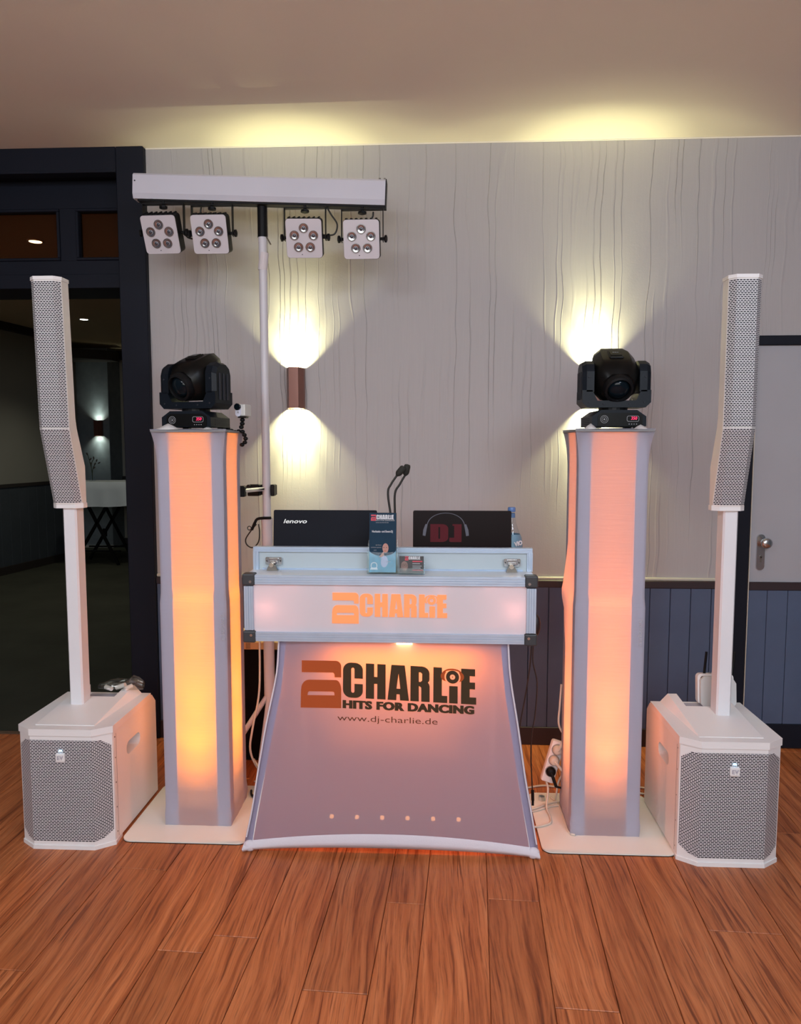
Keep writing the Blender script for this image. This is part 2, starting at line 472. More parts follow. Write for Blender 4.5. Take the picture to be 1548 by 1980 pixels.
# back wall with wallpaper above, boards below
bm = nb(); box(bm, -1.36, 1.40, WY, WY + .12, 0, ZC); wall = struct('wall_back', bm, PAPER)
bm = nb(); box(bm, 1.40, 3.2, WY, WY + .12, 1.896, ZC); obj('wall_over_door', bm, PAPER, wall)
bm = nb(); box(bm, -1.331, 1.362, WY - .010, WY, .787, .800, .002); obj('rail_cap', bm, M_cream, wall)
bm = nb(); box(bm, -1.331, 1.362, WY - .022, WY, .753, .787, .003); obj('dado_rail', bm, M_rail, wall)
bm = nb(); box(bm, -1.331, 1.362, WY - .004, WY, .08, .76); obj('panel_backing', bm, M_joint, wall)
x = -1.331; k = 0
while x < 1.36:
    x1 = min(x + .0925, 1.362)
    bm = nb(); box(bm, x + .0012, x1 - .0012, WY - .014, WY - .003, .085, .755, .002); obj('wainscot_board', bm, M_pan, wall, origin=((x + x1) / 2, WY, .42))
    x = x1
bm = nb(); box(bm, -1.331, 1.362, WY - .020, WY, 0, .086, .002); struct('baseboard_back', bm, M_rail)
# slim white cornice line where wall meets ceiling
bm = nb(); box(bm, -1.331, 3.2, WY - .004, WY, ZC - .005, ZC, .001); struct('trim_1', bm, M_ceil)

# disguised door at right
bm = nb(); box(bm, 1.424, 2.32, WY + .004, WY + .05, .005, 1.853); door = struct('door_1', bm, M_door)
bm = nb(); box(bm, 1.362, 1.422, WY - .012, WY + .10, 0, 1.896, .003); obj('door_jamb', bm, M_navy, door)
bm = nb(); box(bm, 1.422, 2.40, WY - .010, WY + .10, 1.853, 1.896, .003); obj('door_lintel', bm, M_navy, door)
bm = nb(); box(bm, 2.34, 2.40, WY - .012, WY + .10, 0, 1.853, .003); obj('door_jamb', bm, M_navy, door)
bm = nb(); box(bm, 1.4225, 1.4262, WY - .013, WY + .02, .0, 1.853); obj('door_edge', bm, M_cream, door)
bm = nb(); box(bm, 1.428, 2.31, WY - .012, WY + .004, .747, .784, .002); obj('dado_rail', bm, M_rail, door)
bm = nb(); box(bm, 1.428, 2.31, WY - .012, WY + .004, .005, .118, .002); obj('kick_board', bm, M_navy, door)
x = 1.428 - .008; first = True
while x < 2.30:
    x1 = min(x + .0925, 2.31)
    bm = nb(); box(bm, max(x, 1.428) + .001, x1 - .001, WY - .008, WY + .004, .118, .747, .002); obj('wainscot_board', bm, M_pan, door, origin=((x + x1) / 2, WY, .42))
    x = x1
bm = nb(); prism(bm, rrect(1.458, 1.494, .840, 1.004, .0175, 6), WY - .006, WY + .004, 'y'); plate = obj('handle_plate', bm, M_steel, door)
bm = nb(); Mk = T((1.484, WY - .006, .968)) @ R(90, 'X')
lathe(bm, [(.012, 0), (.012, .018), (.020, .028), (.024, .036), (.023, .045), (.012, .050), (.001, .051)], 24, Mk); obj('knob', bm, M_steel, plate, smooth=True)
bm = nb(); cyl(bm, (1.477, WY - .009, .902), (1.477, WY - .002, .902), .006); box(bm, 1.4738, 1.4802, WY - .009, WY - .002, .878, .902); obj('keyhole', bm, M_steelb, plate)

# big opening at left: post, header, transom windows
bm = nb()
box(bm, -1.46, -1.331, WY - .03, WY + .32, 0, ZC, .004)
frame = struct('door_2', bm, M_navy)
bm = nb(); box(bm, -3.2, -1.46, WY - .03, WY + .03, 2.640, ZC, .003); obj('header', bm, M_navy, frame)
bm = nb(); box(bm, -3.2, -1.46, WY - .034, WY - .026, 2.640, 2.652, .001); obj('header_bead', bm, M_navy, frame)
TY = 3.60
def rail_piece(n, x0, x1, z0, z1, y0=TY, y1=TY + .05): 
    bm = nb(); box(bm, x0, x1, y0, y1, z0, z1, .002); return obj(n, bm, M_navy, frame)
rail_piece('transom_rail', -3.2, -1.46, 2.530, 2.660)
rail_piece('transom_rail', -3.2, -1.46, 2.224, 2.290)
rail_piece('transom_rail', -3.2, -1.46, 2.160, 2.226, TY - .005, TY + .26)
rail_piece('transom_post', -1.805, -1.725, 2.288, 2.532)
rail_piece('transom_post', -2.60, -2.52, 2.288, 2.532)
rail_piece('soffit_board', -3.2, -1.46, 2.66, 2.70, WY + .03, TY + .3)
for n_, (a, b_) in enumerate(((-1.725, -1.46), (-2.52, -1.805), (-3.2, -2.60))):
    bm = nb()
    for (p, q, r_, s_) in ((a, b_, 2.290, 2.303), (a, b_, 2.517, 2.530), (a, a + .013, 2.303, 2.517), (b_ - .013, b_, 2.303, 2.517)): box(bm, p, q, TY - .008, TY + .04, r_, s_, .003)
    bd = obj('window_bead', bm, M_navy, frame)
    bm = nb(); box(bm, a + .012, b_ - .012, TY + .022, TY + .026, 2.302, 2.518); obj('pane', bm, PANE, bd)
# threshold strip
bm = nb(); box(bm, -3.2, -1.46, WY - .012, WY + .02, 0, .004, .001); struct('trim_2', bm, mat('brass_strip', (.20, .13, .09), .4, metal=.5, var=.1))

# ------------------------------------------------------------------ dim room beyond the opening
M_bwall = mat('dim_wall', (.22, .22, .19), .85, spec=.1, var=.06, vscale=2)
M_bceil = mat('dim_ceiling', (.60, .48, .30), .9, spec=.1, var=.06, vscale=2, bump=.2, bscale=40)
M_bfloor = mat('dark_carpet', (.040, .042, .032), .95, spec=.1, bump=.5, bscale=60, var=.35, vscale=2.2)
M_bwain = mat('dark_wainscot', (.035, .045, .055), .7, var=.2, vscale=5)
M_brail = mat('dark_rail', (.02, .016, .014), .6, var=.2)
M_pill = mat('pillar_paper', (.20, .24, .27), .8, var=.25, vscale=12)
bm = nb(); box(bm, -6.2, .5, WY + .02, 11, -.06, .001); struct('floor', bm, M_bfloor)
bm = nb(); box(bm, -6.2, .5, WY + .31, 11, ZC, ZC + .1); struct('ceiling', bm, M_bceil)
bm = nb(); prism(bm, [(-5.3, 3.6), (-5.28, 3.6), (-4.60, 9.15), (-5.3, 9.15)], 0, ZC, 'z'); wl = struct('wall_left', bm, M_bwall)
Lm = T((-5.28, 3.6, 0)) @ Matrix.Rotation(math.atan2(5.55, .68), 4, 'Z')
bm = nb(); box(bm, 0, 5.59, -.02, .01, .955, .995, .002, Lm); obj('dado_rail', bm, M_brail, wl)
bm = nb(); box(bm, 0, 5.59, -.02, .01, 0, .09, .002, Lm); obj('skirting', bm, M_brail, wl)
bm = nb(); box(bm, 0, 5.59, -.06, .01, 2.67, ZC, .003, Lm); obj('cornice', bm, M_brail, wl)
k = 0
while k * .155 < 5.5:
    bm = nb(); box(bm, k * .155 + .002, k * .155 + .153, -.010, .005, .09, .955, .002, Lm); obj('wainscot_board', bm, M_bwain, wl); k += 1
bm = nb(); box(bm, -6.2, .5, 10.6, 10.8, 0, ZC); wf = struct('wall_far', bm, mat('far_wall_lit', (.42, .42, .37), .85, spec=.1, var=.06, vscale=2))  # paler than the other walls: lamp light painted into the colour
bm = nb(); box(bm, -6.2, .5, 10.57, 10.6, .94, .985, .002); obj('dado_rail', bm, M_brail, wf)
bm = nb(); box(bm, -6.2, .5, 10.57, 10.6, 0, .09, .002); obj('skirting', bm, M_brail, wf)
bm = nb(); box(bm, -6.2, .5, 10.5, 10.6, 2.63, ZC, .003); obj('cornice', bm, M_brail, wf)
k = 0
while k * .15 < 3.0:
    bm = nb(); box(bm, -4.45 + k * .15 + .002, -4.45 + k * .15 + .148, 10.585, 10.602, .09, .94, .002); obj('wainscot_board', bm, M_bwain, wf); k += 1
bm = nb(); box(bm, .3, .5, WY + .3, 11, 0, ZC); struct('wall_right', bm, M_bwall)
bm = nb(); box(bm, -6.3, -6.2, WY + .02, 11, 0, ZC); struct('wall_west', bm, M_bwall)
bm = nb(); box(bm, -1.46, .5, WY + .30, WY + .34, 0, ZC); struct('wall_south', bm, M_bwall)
# pillar with sconce, bulkhead beam
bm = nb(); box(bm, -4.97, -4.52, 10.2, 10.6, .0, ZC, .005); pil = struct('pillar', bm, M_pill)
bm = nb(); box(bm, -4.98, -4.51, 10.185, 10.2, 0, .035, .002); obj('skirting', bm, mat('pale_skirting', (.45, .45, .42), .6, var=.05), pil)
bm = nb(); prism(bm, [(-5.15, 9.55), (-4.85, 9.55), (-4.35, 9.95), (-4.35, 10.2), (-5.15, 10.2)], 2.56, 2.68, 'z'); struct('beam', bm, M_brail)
for i, (x, y) in enumerate(((-2.643, 4.938), (-3.797, 6.673), (-3.737, 7.901))):
    t = thing('downlight', ['round recessed downlight seen through the transom window above the wide opening',
                            'round recessed downlight in the back room ceiling left of the left column speaker',
                            'round recessed downlight in the back room ceiling right of the left column speaker'][i], 'ceiling light', (x, y, ZC - .012), 0, 'downlights in the dim back room')
    bm = nb(); lathe(bm, [(.040, .004), (.052, .0), (.054, .006), (.050, .0125)], 20); obj('rim', bm, M_white2, t, local=True, smooth=True)
    bm = nb(); lathe(bm, [(.040, .003), (.040, .012)], 20); obj('lamp_disc', bm, M_down, t, local=True)
    lamp('downlight_lamp', 'SPOT', (x, y, ZC - .03), 30, (1, .93, .74), (x, y, 0), spot_size=math.radians(110), spot_blend=.8, shadow_soft_size=.04)


def sconce(x, y, z0, z1, w_, d, label, power, scale=1.0, col=(1, .97, .50)):
    t = thing('wall_sconce', label, 'wall lamp', (x, y, (z0 + z1) / 2), 0, 'copper brown wall sconces')
    hx = w_ / 2
    out = [(-hx, -.004), (-hx, -d * .45), (-hx * .55, -d), (hx * .55, -d), (hx, -d * .45), (hx, -.004)]
    inn = [(-hx * .90, -.010), (-hx * .90, -d * .42), (-hx * .5, -d * .92), (hx * .5, -d * .92), (hx * .90, -d * .42), (hx * .90, -.010)]
    h = (z1 - z0) / 2; n = len(out)
    bm = nb()
    vo = [[bm.verts.new((p[0], p[1], zz)) for p in out] for zz in (-h, h)]
    vi = [[bm.verts.new((p[0], p[1], zz)) for p in inn] for zz in (-h, h)]
    for i in range(n):
        j = (i + 1) % n
        bm.faces.new((vo[0][i], vo[0][j], vo[1][j], vo[1][i])); bm.faces.new((vi[0][i], vi[1][i], vi[1][j], vi[0][j]))
        for q in (0, 1): bm.faces.new((vo[q][i], vo[q][j], vi[q][j], vi[q][i]))
    bmesh.ops.recalc_face_normals(bm, faces=bm.faces)
    obj('housing', bm, M_bronze, t, local=True)
    bm = nb(); box(bm, -hx * .8, hx * .8, -.004, .0, -h * .8, h * .8); obj('back_plate', bm, M_bronze, t, local=True)
    for s in (-1, 1):
        bm = nb(); cyl(bm, (0, -d * .5, s * (h * .30)), (0, -d * .5, s * (h - .020 * scale)), hx * .55); obj('bulb', bm, M_lamp, t, local=True)
        zz = (z0 + z1) / 2 + s * (h * .90)
        zz = (z0 + z1) / 2 + s * (h - .014 * scale)
        for (e_, tl, sz, bl) in ((.22, .70, 109, .22), (.95, .34, 104, 1.0), (1.2, .10, 50, 1.0)):
            lamp('sconce_light', 'SPOT', (x, y - d * .57, zz), power * e_, col, (x, y - d * .57 + tl, zz + s), spot_size=math.radians(sz), spot_blend=bl, shadow_soft_size=.004 * scale)
    return t


sconce(-.650, WY, 1.577, 1.760, .078, .085, 'copper brown hexagonal up-and-down wall sconce right of the white light-stand pole', 22)
sconce(.697, WY, 1.577, 1.760, .078, .085, 'copper brown up-and-down wall sconce hidden behind the right moving head light', 22)
sconce(-4.66, 10.2, 1.555, 1.765, .11, .11, 'small distant wall sconce on the pillar in the dim back room', 3, 1.5, (.86, .95, .80))

# high table under a cloth in the back room
tb = thing('standing_table', 'dark folding standing table with crossed legs under a white cloth in the back room', 'table', (-4.0, 8.85, 0))
bm = nb(); box(bm, -4.36, -3.62, 8.6, 9.15, .965, .99, .004); obj('tabletop', bm, M_blacks, tb)
for (xa, xb, y_) in ((-4.33, -3.75, 8.66), (-3.78, -4.25, 8.66), (-4.33, -3.75, 9.08), (-3.78, -4.25, 9.08)):
    bm = nb(); box(bm, -.018, .018, -.012, .012, 0, math.hypot(xa - xb, .95), .003, T((xa, y_, 0.008)) @ Matrix.Rotation(math.atan2(xb - xa, .95), 4, 'Y')); obj('leg', bm, M_blacks, tb)
bm = nb(); box(bm, -4.33, -3.75, 8.65, 8.67, .16, .18); obj('stretcher', bm, M_blacks, tb)
bm = nb(); box(bm, -4.33, -3.75, 9.07, 9.09, .16, .18); obj('stretcher', bm, M_blacks, tb)
bm = nb(); rr = []
for (sx, dz, fl) in ((1.0, 0, 0), (1.012, -.006, 0), (1.02, -.10, .004), (1.03, -.20, .012), (1.045, -.29, .02)):
    ring = []
    base = [(-1 + 2 * i / 16, -1) for i in range(16)] + [(1, -1 + 2 * i / 16) for i in range(16)] + [(1 - 2 * i / 16, 1) for i in range(16)] + [(-1, 1 - 2 * i / 16) for i in range(16)]
    for i, (u, v) in enumerate(base):
        wv = math.sin(i * 1.35) * fl; c_ = (abs(u) * abs(v)) ** 6
        ring.append((-3.99 + u * (.378 * sx + wv + c_ * fl * 1.5), 8.875 + v * (.285 * sx + wv + c_ * fl * 1.5), .993 + dz * (1 - .12 * c_)))
    rr.append(ring)
R_ = loft(bm, rr, cap=False); bm.faces.new(R_[0])
obj('tablecloth', bm, mat('pale_cloth', (.50, .56, .60), .9, var=.05), None, smooth='auto', origin=(-3.99, 8.875, .7))
tag(bpy.data.objects['tablecloth'], 'white tablecloth draped over the standing table in the back room', 'tablecloth')
vs = thing('bud_vase', 'small round clear glass bud vase with a dark sprig on the back room table', 'vase', (-4.13, 8.8, .994))
bm = nb(); lathe(bm, [(.03, 0), (.044, .012), (.046, .03), (.03, .055), (.013, .075), (.016, .10)], 16, None); obj('glass_body', bm, GLASS, vs, local=True, smooth=True)
bm = nb()
for pts in (((0, 0, .01), (.0, 0, .12), (-.02, 0, .22), (-.05, .0, .34)), ((0, 0, .02), (.01, 0, .14), (.05, 0, .22)), ((0, 0, .1), (-.015, .02, .2), (.02, .02, .27))): tube(bm, pts, .004, 5)
obj('stem', bm, mat('dark_stem', (.02, .03, .015), .8, var=.2), vs, local=True)
for i, (p, a) in enumerate((((-.045, 0, .31), -30), ((-.025, 0, .25), 40), ((-.005, .01, .20), -40), ((.03, 0, .19), 30), ((.055, 0, .23), 20), ((.02, .02, .26), -10), ((.07, .01, .21), 60), ((.015, 0, .15), 50))):
    bm = nb(); ball(bm, (0, 0, .018), .02, 8, (.45, .18, 1)); bmesh.ops.transform(bm, matrix=T(p) @ R(a, 'Y'), verts=bm.verts)
    obj('leaf', bm, mat('dark_leaf', (.02, .035, .02) if i % 3 else (.03, .02, .02), .7, var=.2), vs, local=True)
bm = nb(); box(bm, -4.66, -4.60, 10.185, 10.2, .16, .27, .003); o = obj('wall_socket', bm, M_black, None); tag(o, 'small black wall socket low on the pillar in the back room', 'socket')


# ------------------------------------------------------------------ column loudspeakers
def uv_quad(bm, pts, uvs):
    uvl = bm.loops.layers.uv.verify(); f = bm.faces.new([bm.verts.new(p) for p in pts])
    for l, u in zip(f.loops, uvs): l[uvl].uv = u
    return f


def speaker(cx, fy, label, axt, axb, top, pole_x=0):
    t = thing('column_loudspeaker', label, 'loudspeaker', (cx, fy, 0), 0, 'white column loudspeakers on subwoofer bases')
    o = lambda n, bm, m, p=t, **k: obj(n, bm, m, p, local=True, **k)
    # subwoofer body: octagonal front, chamfered back top
    W2, H, Dp = .166, .432, .44
    fr = [(-W2, .042), (-.108, 0), (.108, 0), (W2, .042)]
    bm = nb()
    rings = []
    for z, back, wx in ((.012, Dp, 0), (.385, Dp, 0), (.420, Dp - .035, 0)):
        rings.append([(p[0], p[1] + .004, z) for p in fr] + [(W2, back, z), (-W2, back, z)])
    loft(bm, rings)
    body = o('cabinet', bm, M_white)
    cut = []
    # hand grips: real recesses on both sides
    bmc = nb()
    for s in (-1, 1):
        Mc = T((s * W2, .215, .300)) @ R(90, 'Y')
        pr = rrect(-.024, .024, -.062, .062, .022, 5)
        prism(bmc, [(p[0], p[1]) for p in pr], -.05, .05, 'z', Mc)
    mc = bpy.data.meshes.new('cut'); bmat(bmc, mc); co = bpy.data.objects.new('cut', mc); C.objects.link(co)
    co.location = (cx, fy, 0)
    md = body.modifiers.new('grip', 'BOOLEAN'); md.object = co; md.operation = 'DIFFERENCE'; md.solver = 'EXACT'
    bpy.context.view_layer.update()
    dg = bpy.context.evaluated_depsgraph_get(); nm = bpy.data.meshes.new_from_object(body.evaluated_get(dg))
    body.modifiers.clear(); body.data = nm; bpy.data.objects.remove(co)
    for s in (-1, 1):
        bm = nb(); box(bm, *sorted((s * (W2 - .0495), s * (W2 - .047))), .150, .280, .270, .330); o('grip_shade', bm, mat('grip_shade_grey', (.16, .15, .16), .7, var=.1))  # dark plate put in the recess to imitate the shade inside
    # feet strip and top slab
    bm = nb(); prism(bm, [(p[0] * 1.015, p[1] - .003) for p in fr] + [(W2 * .99, .10), (-W2 * .99, .10)], .0, .014, 'z'); o('base_trim', bm, M_white2)
    bm = nb(); prism(bm, [(p[0] * 1.018, p[1] - .004) for p in fr] + [(W2 * 1.01, Dp - .05), (-W2 * 1.01, Dp - .05)], .408, H, 'z'); o('top_slab', bm, M_white2)
    # front baffle panel and perforated grille, real sheet in three faces
    bm = nb()
    prism(bm, [(-W2 + .001, .040), (-.108, 0), (.108, 0), (W2 - .001, .040), (W2 - .001, .046), (-W2 + .001, .046)], .014, .408, 'z')
    o('front_frame', bm, M_white2)
    bm = nb(); e = -.0012; z0, z1, ck = .030, .392, .028
    ch = math.hypot(W2 - .108, .042)
    uv_quad(bm, [(-.108, e, z0), (.108, e, z0), (.108, e, z1), (-.108, e, z1)], [(-.108, z0), (.108, z0), (.108, z1), (-.108, z1)])
    for s in (-1, 1):
        # clipped outer corners; outer edge stops short of the side
        def q(f): return (s * (.108 + (W2 - .108) * f), .042 * f + e, )
        def P3(f, z): a = q(f); return (a[0], a[1], z)
        pts = [(0, z0), (.45, z0 + .004), (.93, z0 + ck), (.93, z1 - ck), (.45, z1 - .004), (0, z1)]
        if s < 0: pts = pts[::-1]
        uv_quad(bm, [P3(f, z) for f, z in pts], [(s * (.108 + ch * f), z) for f, z in pts])
    g = o('grille', bm, GRILLE)
    # badge
    bm = nb(); box(bm, -.016, .016, -.008, -.001, .317, .347, .002); bd = o('badge', bm, M_white2)
    put('badge_letters', letters('E', .019, .0006, 1, 0), M_emb, bd, T((-.006, -.0088, .3255)), local=True)
    zz = [(-.0005 + .001, .0 + .339), (.0035, .339), (.0055, .331), (.008, .339), (.012, .339), (.005, .322), (.006, .3295), (.003, .3275)]
    put('badge_letters', shapes([zz], .0004), M_emb, bd, T((-.0005, -.0088, 0)), local=True)
    bm = nb(); box(bm, -.006, .006, -.006, -.001, .353, .358, .001); o('status_led', bm, M_ledb)
    # side panel groove and screws
    for s in (-1, 1):
        bm = nb(); box(bm, s * W2 - .0003, s * W2 + .0003, .0665, .0676, .02, .395); o('panel_groove', bm, M_joint)
        for zq in (.04, .13, .22, .31, .385):
            bm = nb(); cyl(bm, (s * W2 - .001, .057, zq), (s * (W2 + .0012), .057, zq), .0026, n=8); o('screw', bm, M_steelb)
    # rising wedge with notch on top
    def zr(y): return H + .002 + (y - .035) / .345 * .030
    bm = nb()
    def slab(x0a, x1a, x0b, x1b, y0, y1, ea=0, eb=0):
        A = [(x0a, y0, H - .002), (x1a, y0, H - .002), (x1b, y1, H - .002), (x0b, y1, H - .002)]
        B = [(x0a + ea, y0, zr(y0)), (x1a - eb, y0, zr(y0)), (x1b - eb * 1.0, y1, zr(y1)), (x0b + ea * 1.0, y1, zr(y1))]
        loft(bm, [A, B])
    # front block with slanted flanks (flank widens as the wedge rises)
    def blk(y0, y1, xl, xr, fl, frr):
        k0 = (zr(y0) - H) * .95; k1 = (zr(y1) - H) * .95
        A = [(xl - (k0 if fl else 0), y0, H - .002), (xr + (k0 if frr else 0), y0, H - .002), (xr + (k1 if frr else 0), y1, H - .002), (xl - (k1 if fl else 0), y1, H - .002)]
        B = [(xl, y0, zr(y0)), (xr, y0, zr(y0)), (xr, y1, zr(y1)), (xl, y1, zr(y1))]
        loft(bm, [A, B])
    blk(.035, .275, -.105, .105, True, True)
    blk(.275, .385, -.105, -.072, True, False)
    blk(.275, .385, .072, .105, False, True)
    o('top_wedge', bm, M_white2)
    bm = nb(); box(bm, -.06, .06, .30, .37, H, H + .002); o('notch_floor', bm, M_emb)
    # pole
    px = pole_x
    bm = nb()
    pr = [(-.020, .200), (.020, .200), (.0255, .207), (.0255, .258), (.020, .263), (-.020, .263), (-.0255, .258), (-.0255, .207)]
    prism(bm, [(p[0] + px, p[1]) for p in pr], H + .014, 1.19, 'z'); o('pole', bm, mat('pole_white', (.78, .77, .80), .35, var=.03))
    # column array, lower part aimed down
    zt = top
    lev = [(1.195, .186, .252), (1.33, .152, .256), (1.465, .118, .208), (1.50, .118, .202), (zt - .008, .118, .202)]
    axz = lambda z: axb + (axt - axb) * (z - 1.19) / (zt - 1.19)
    def ring(z, f, b, k=0):
        ax = axz(z)
        return [(ax - .034, f, z), (ax + .034, f, z), (ax + .0535, f + .020, z), (ax + .0535, b - .016, z), (ax + .036, b, z), (ax - .036, b, z), (ax - .0535, b - .016, z), (ax - .0535, f + .020, z)]
    bm = nb(); loft(bm, [ring(*l) for l in lev]); arr = o('column_cabinet', bm, M_white)
    def cap(z0, z1, f, b, n_):
        bm = nb(); kk = .0022
        rg = lambda z: [(axz(z) + (p[0] - axz(z)) * (1 + kk / .05), p[1] + (-kk if p[1] < (f + b) / 2 else kk * .5), z) for p in ring(z, f, b)]
        loft(bm, [rg(z0), rg(z1)]); obj(n_, bm, M_white2, arr, local=True)
    cap(1.180, 1.198, .190, .252, 'end_cap'); cap(zt - .012, zt, .118, .202, 'end_cap')
    for (za, fa, zb, fb) in ((1.200, .1848, 1.463, .1185), (1.467, .118, zt - .016, .118)):
        bm = nb(); e = -.0010
        xs = [(-.0525, .019), (-.034, 0), (.034, 0), (.0525, .019)]; u = [-.0525 - .008, -.034, .034, .0525 + .008]
        lz = math.hypot(zb - za, fb - fa)
        for i in range(3):
            (xa, ya), (xb, yb) = xs[i], xs[i + 1]
            uv_quad(bm, [(axz(za) + xa, fa + ya + e, za), (axz(za) + xb, fa + yb + e, za), (axz(zb) + xb, fb + yb + e, zb), (axz(zb) + xa, fb + ya + e, zb)], [(u[i], za), (u[i + 1], za), (u[i + 1], za + lz), (u[i], za + lz)])
        obj('grille', bm, GRILLE2, arr, local=True)
    return t


speaker(-1.295, 2.450, 'white column loudspeaker on a subwoofer box in front of the dark opening at left', -.058, -.044, 1.985, -.039)
speaker(.985, 2.450, 'white column loudspeaker on a subwoofer box beside the grey door at right', .028, .026, 1.966, .036)


# ------------------------------------------------------------------ lit fabric towers
def tower(cx, cy, px0, px1, py0, py1, label, plabel, col, power, folds, pointy=None, top=1.462, rotz=0):
    t = thing('fabric_tower', label, 'pedestal', (cx, cy, 0), 0, 'glowing white fabric towers')
    o = lambda n, bm, m, p=t, **k: obj(n, bm, m, p, local=True, **k)
    bm = nb(); prism(bm, rrect(px0 - cx, px1 - cx, py0 - cy, py1 - cy, .035, 5), .0, .007, 'z'); o('base_plate', bm, [M_plate], label='thin square white steel base plate')
    bm = nb(); prism(bm, rrect(px0 - cx - .0008, px1 - cx + .0008, py0 - cy - .0008, py1 - cy + .0008, .036, 5), .0, .0025, 'z'); o('plate_edge', bm, M_black)
    hw, hd = .121, .116
    # frame posts right inside the cover, two telescoping sections
    for sx in (-1, 1):
        for sy in (-1, 1):
            bm = nb()
            for (za, zb, e) in ((.007, .858, .0035), (.858, top - .01, .0065)):
                X, Y = hw - e, hd - e
                w_ = .045 if e < .004 else .040
                pts = [(sx * X, sy * Y), (sx * (X - w_), sy * Y), (sx * (X - w_), sy * (Y - .003)), (sx * (X - .003), sy * (Y - .003)), (sx * (X - .003), sy * (Y - w_)), (sx * X, sy * (Y - w_))]
                prism(bm, pts, za, zb, 'z')
            o('frame_post', bm, M_white2)
    bm = nb(); box(bm, -.135, .135, -.130, .130, top - .010, top - .002, .002); o('top_plate', bm, mat('grey_plate', (.22, .22, .23), .6, var=.05))
    # fabric sleeve
    bm = nb(); K = 14; rings = []
    zs = [.010, .016, .030, .05, .08, .2, .35, .5, .65, .80, .840, .855, .875, .90, 1.05, 1.2, 1.30, 1.34, 1.37, 1.395, 1.415, 1.43, 1.443, 1.452, top - .001, top + .001]
    rn = random.Random(int(cx * 100))
    for z in zs:
        fl = max(0, (z - 1.30) / (top - 1.30)) ** 2.6 * .0175
        e = -.0030 * min(1, max(0, (z - .84) / .04))
        tuck = .003 * math.sin(min(z, .08) / .08 * PI)
        ring = []
        for (ax_, ay_, bx_, by_) in ((-1, -1, 1, -1), (1, -1, 1, 1), (1, 1, -1, 1), (-1, 1, -1, -1)):
            for i in range(K):
                s = i / K; u = ax_ + (bx_ - ax_) * s; v = ay_ + (by_ - ay_) * s
                side = abs(2 * s - 1)
                f_ = fl * (.25 + .75 * side ** 3)
                sag = 0.0
                if z > 1.36: sag = (1 - side ** 2) * -.004 * ((z - 1.36) / .1)
                X = u * (hw + e + f_ + tuck); Y = v * (hd + e + f_ + tuck)
                if z < .055: X += rn.uniform(-.0012, .0012); Y += rn.uniform(-.0012, .0012)
                zz = z + sag
                if z < .012: zz = .008
                if pointy and u < 0 and abs(v) < .9:          # a rod end pushes the cloth out at the side
                    d = math.exp(-((z - pointy) / (.030 if z > pointy else .09)) ** 2) * max(0, 1 - abs(v - .55) * 2.2)
                    X -= d * .022
                ring.append((X, Y, zz))
        rings.append(ring)
    loft(bm, rings, cap=False)
    o('fabric_cover', bm, FAB_L, smooth='auto')
    # hem turned over the top plate plus the loose peaks of cloth
    bm = nb()
    ring0 = rings[-1]
    ring1 = [(p[0] * .82, p[1] * .82, top + .003) for p in ring0]
    loft(bm, [ring0, ring1], cap=False)
    o('hem', bm, FAB_L)
    for (fx, fy, fw, fh) in folds:
        bm = nb()
        n = 10; A = []; B = []
        for i in range(n + 1):
            s = -1 + 2 * i / n; A.append((fx + s * fw, fy, top)); B.append((fx + s * fw * .85, fy + .022, top + .002 + fh * max(0, 1 - abs(s)) ** .8))
        C2 = [(p[0], fy + .05, top) for p in A]
        loft(bm, [A, B, C2], cap=False, closed=False); o('cloth_fold', bm, M_white2, smooth=True)
    # the maker's word on the post, showing through the cloth
    M = T(((.101, -hd - .0006, .80))) @ Matrix.Rotation(PI / 2, 4, 'Y')
    put('printed_word', letters('novopro', .024, .0004, 1.15, 0, 'LEFT', .0002), M_emb, t, M, local=True)
    # lamp inside, standing on the plate
    bm = nb(); cyl(bm, (0, 0, .007), (0, 0, .075), .05, .055, 20); can = o('uplight', bm, M_black)
    for i in range(7):
        a = i * 2 * PI / 6; rr_ = 0 if i == 6 else .033
        bm = nb(); cyl(bm, (rr_ * math.cos(a), rr_ * math.sin(a), .075), (rr_ * math.cos(a), rr_ * math.sin(a), .078), .008, n=10); obj('led', bm, M_ledo, can, local=True)
    for (sz, e_) in ((16, 390), (26.4, 235), (43.5, 100), (72, 33), (105, 9), (150, 2.5)):      # the beam of the uplight, dense in its middle
        lamp('tower_light', 'SPOT', (cx, cy, .10), power * e_, col, (cx, cy, 2), spot_size=math.radians(sz), spot_blend=1.0, shadow_soft_size=.012)
    return t


tower(-.876, 2.738, -1.120, -.668, 2.505, 2.955, 'glowing orange fabric tower with the left moving head on top, left of the DJ booth', '', (1, .235, .0), 1.02,
      [(-.080, -.122, .045, .020), (.062, -.122, .022, .009)])
tower(.606, 2.735, .370, .830, 2.502, 2.950, 'glowing salmon-orange fabric tower with the right moving head on top, right of the DJ booth', '', (1, .235, .05), .74,
      [(-.078, -.122, .024, .018), (.092, -.122, .026, .014)], pointy=.885)


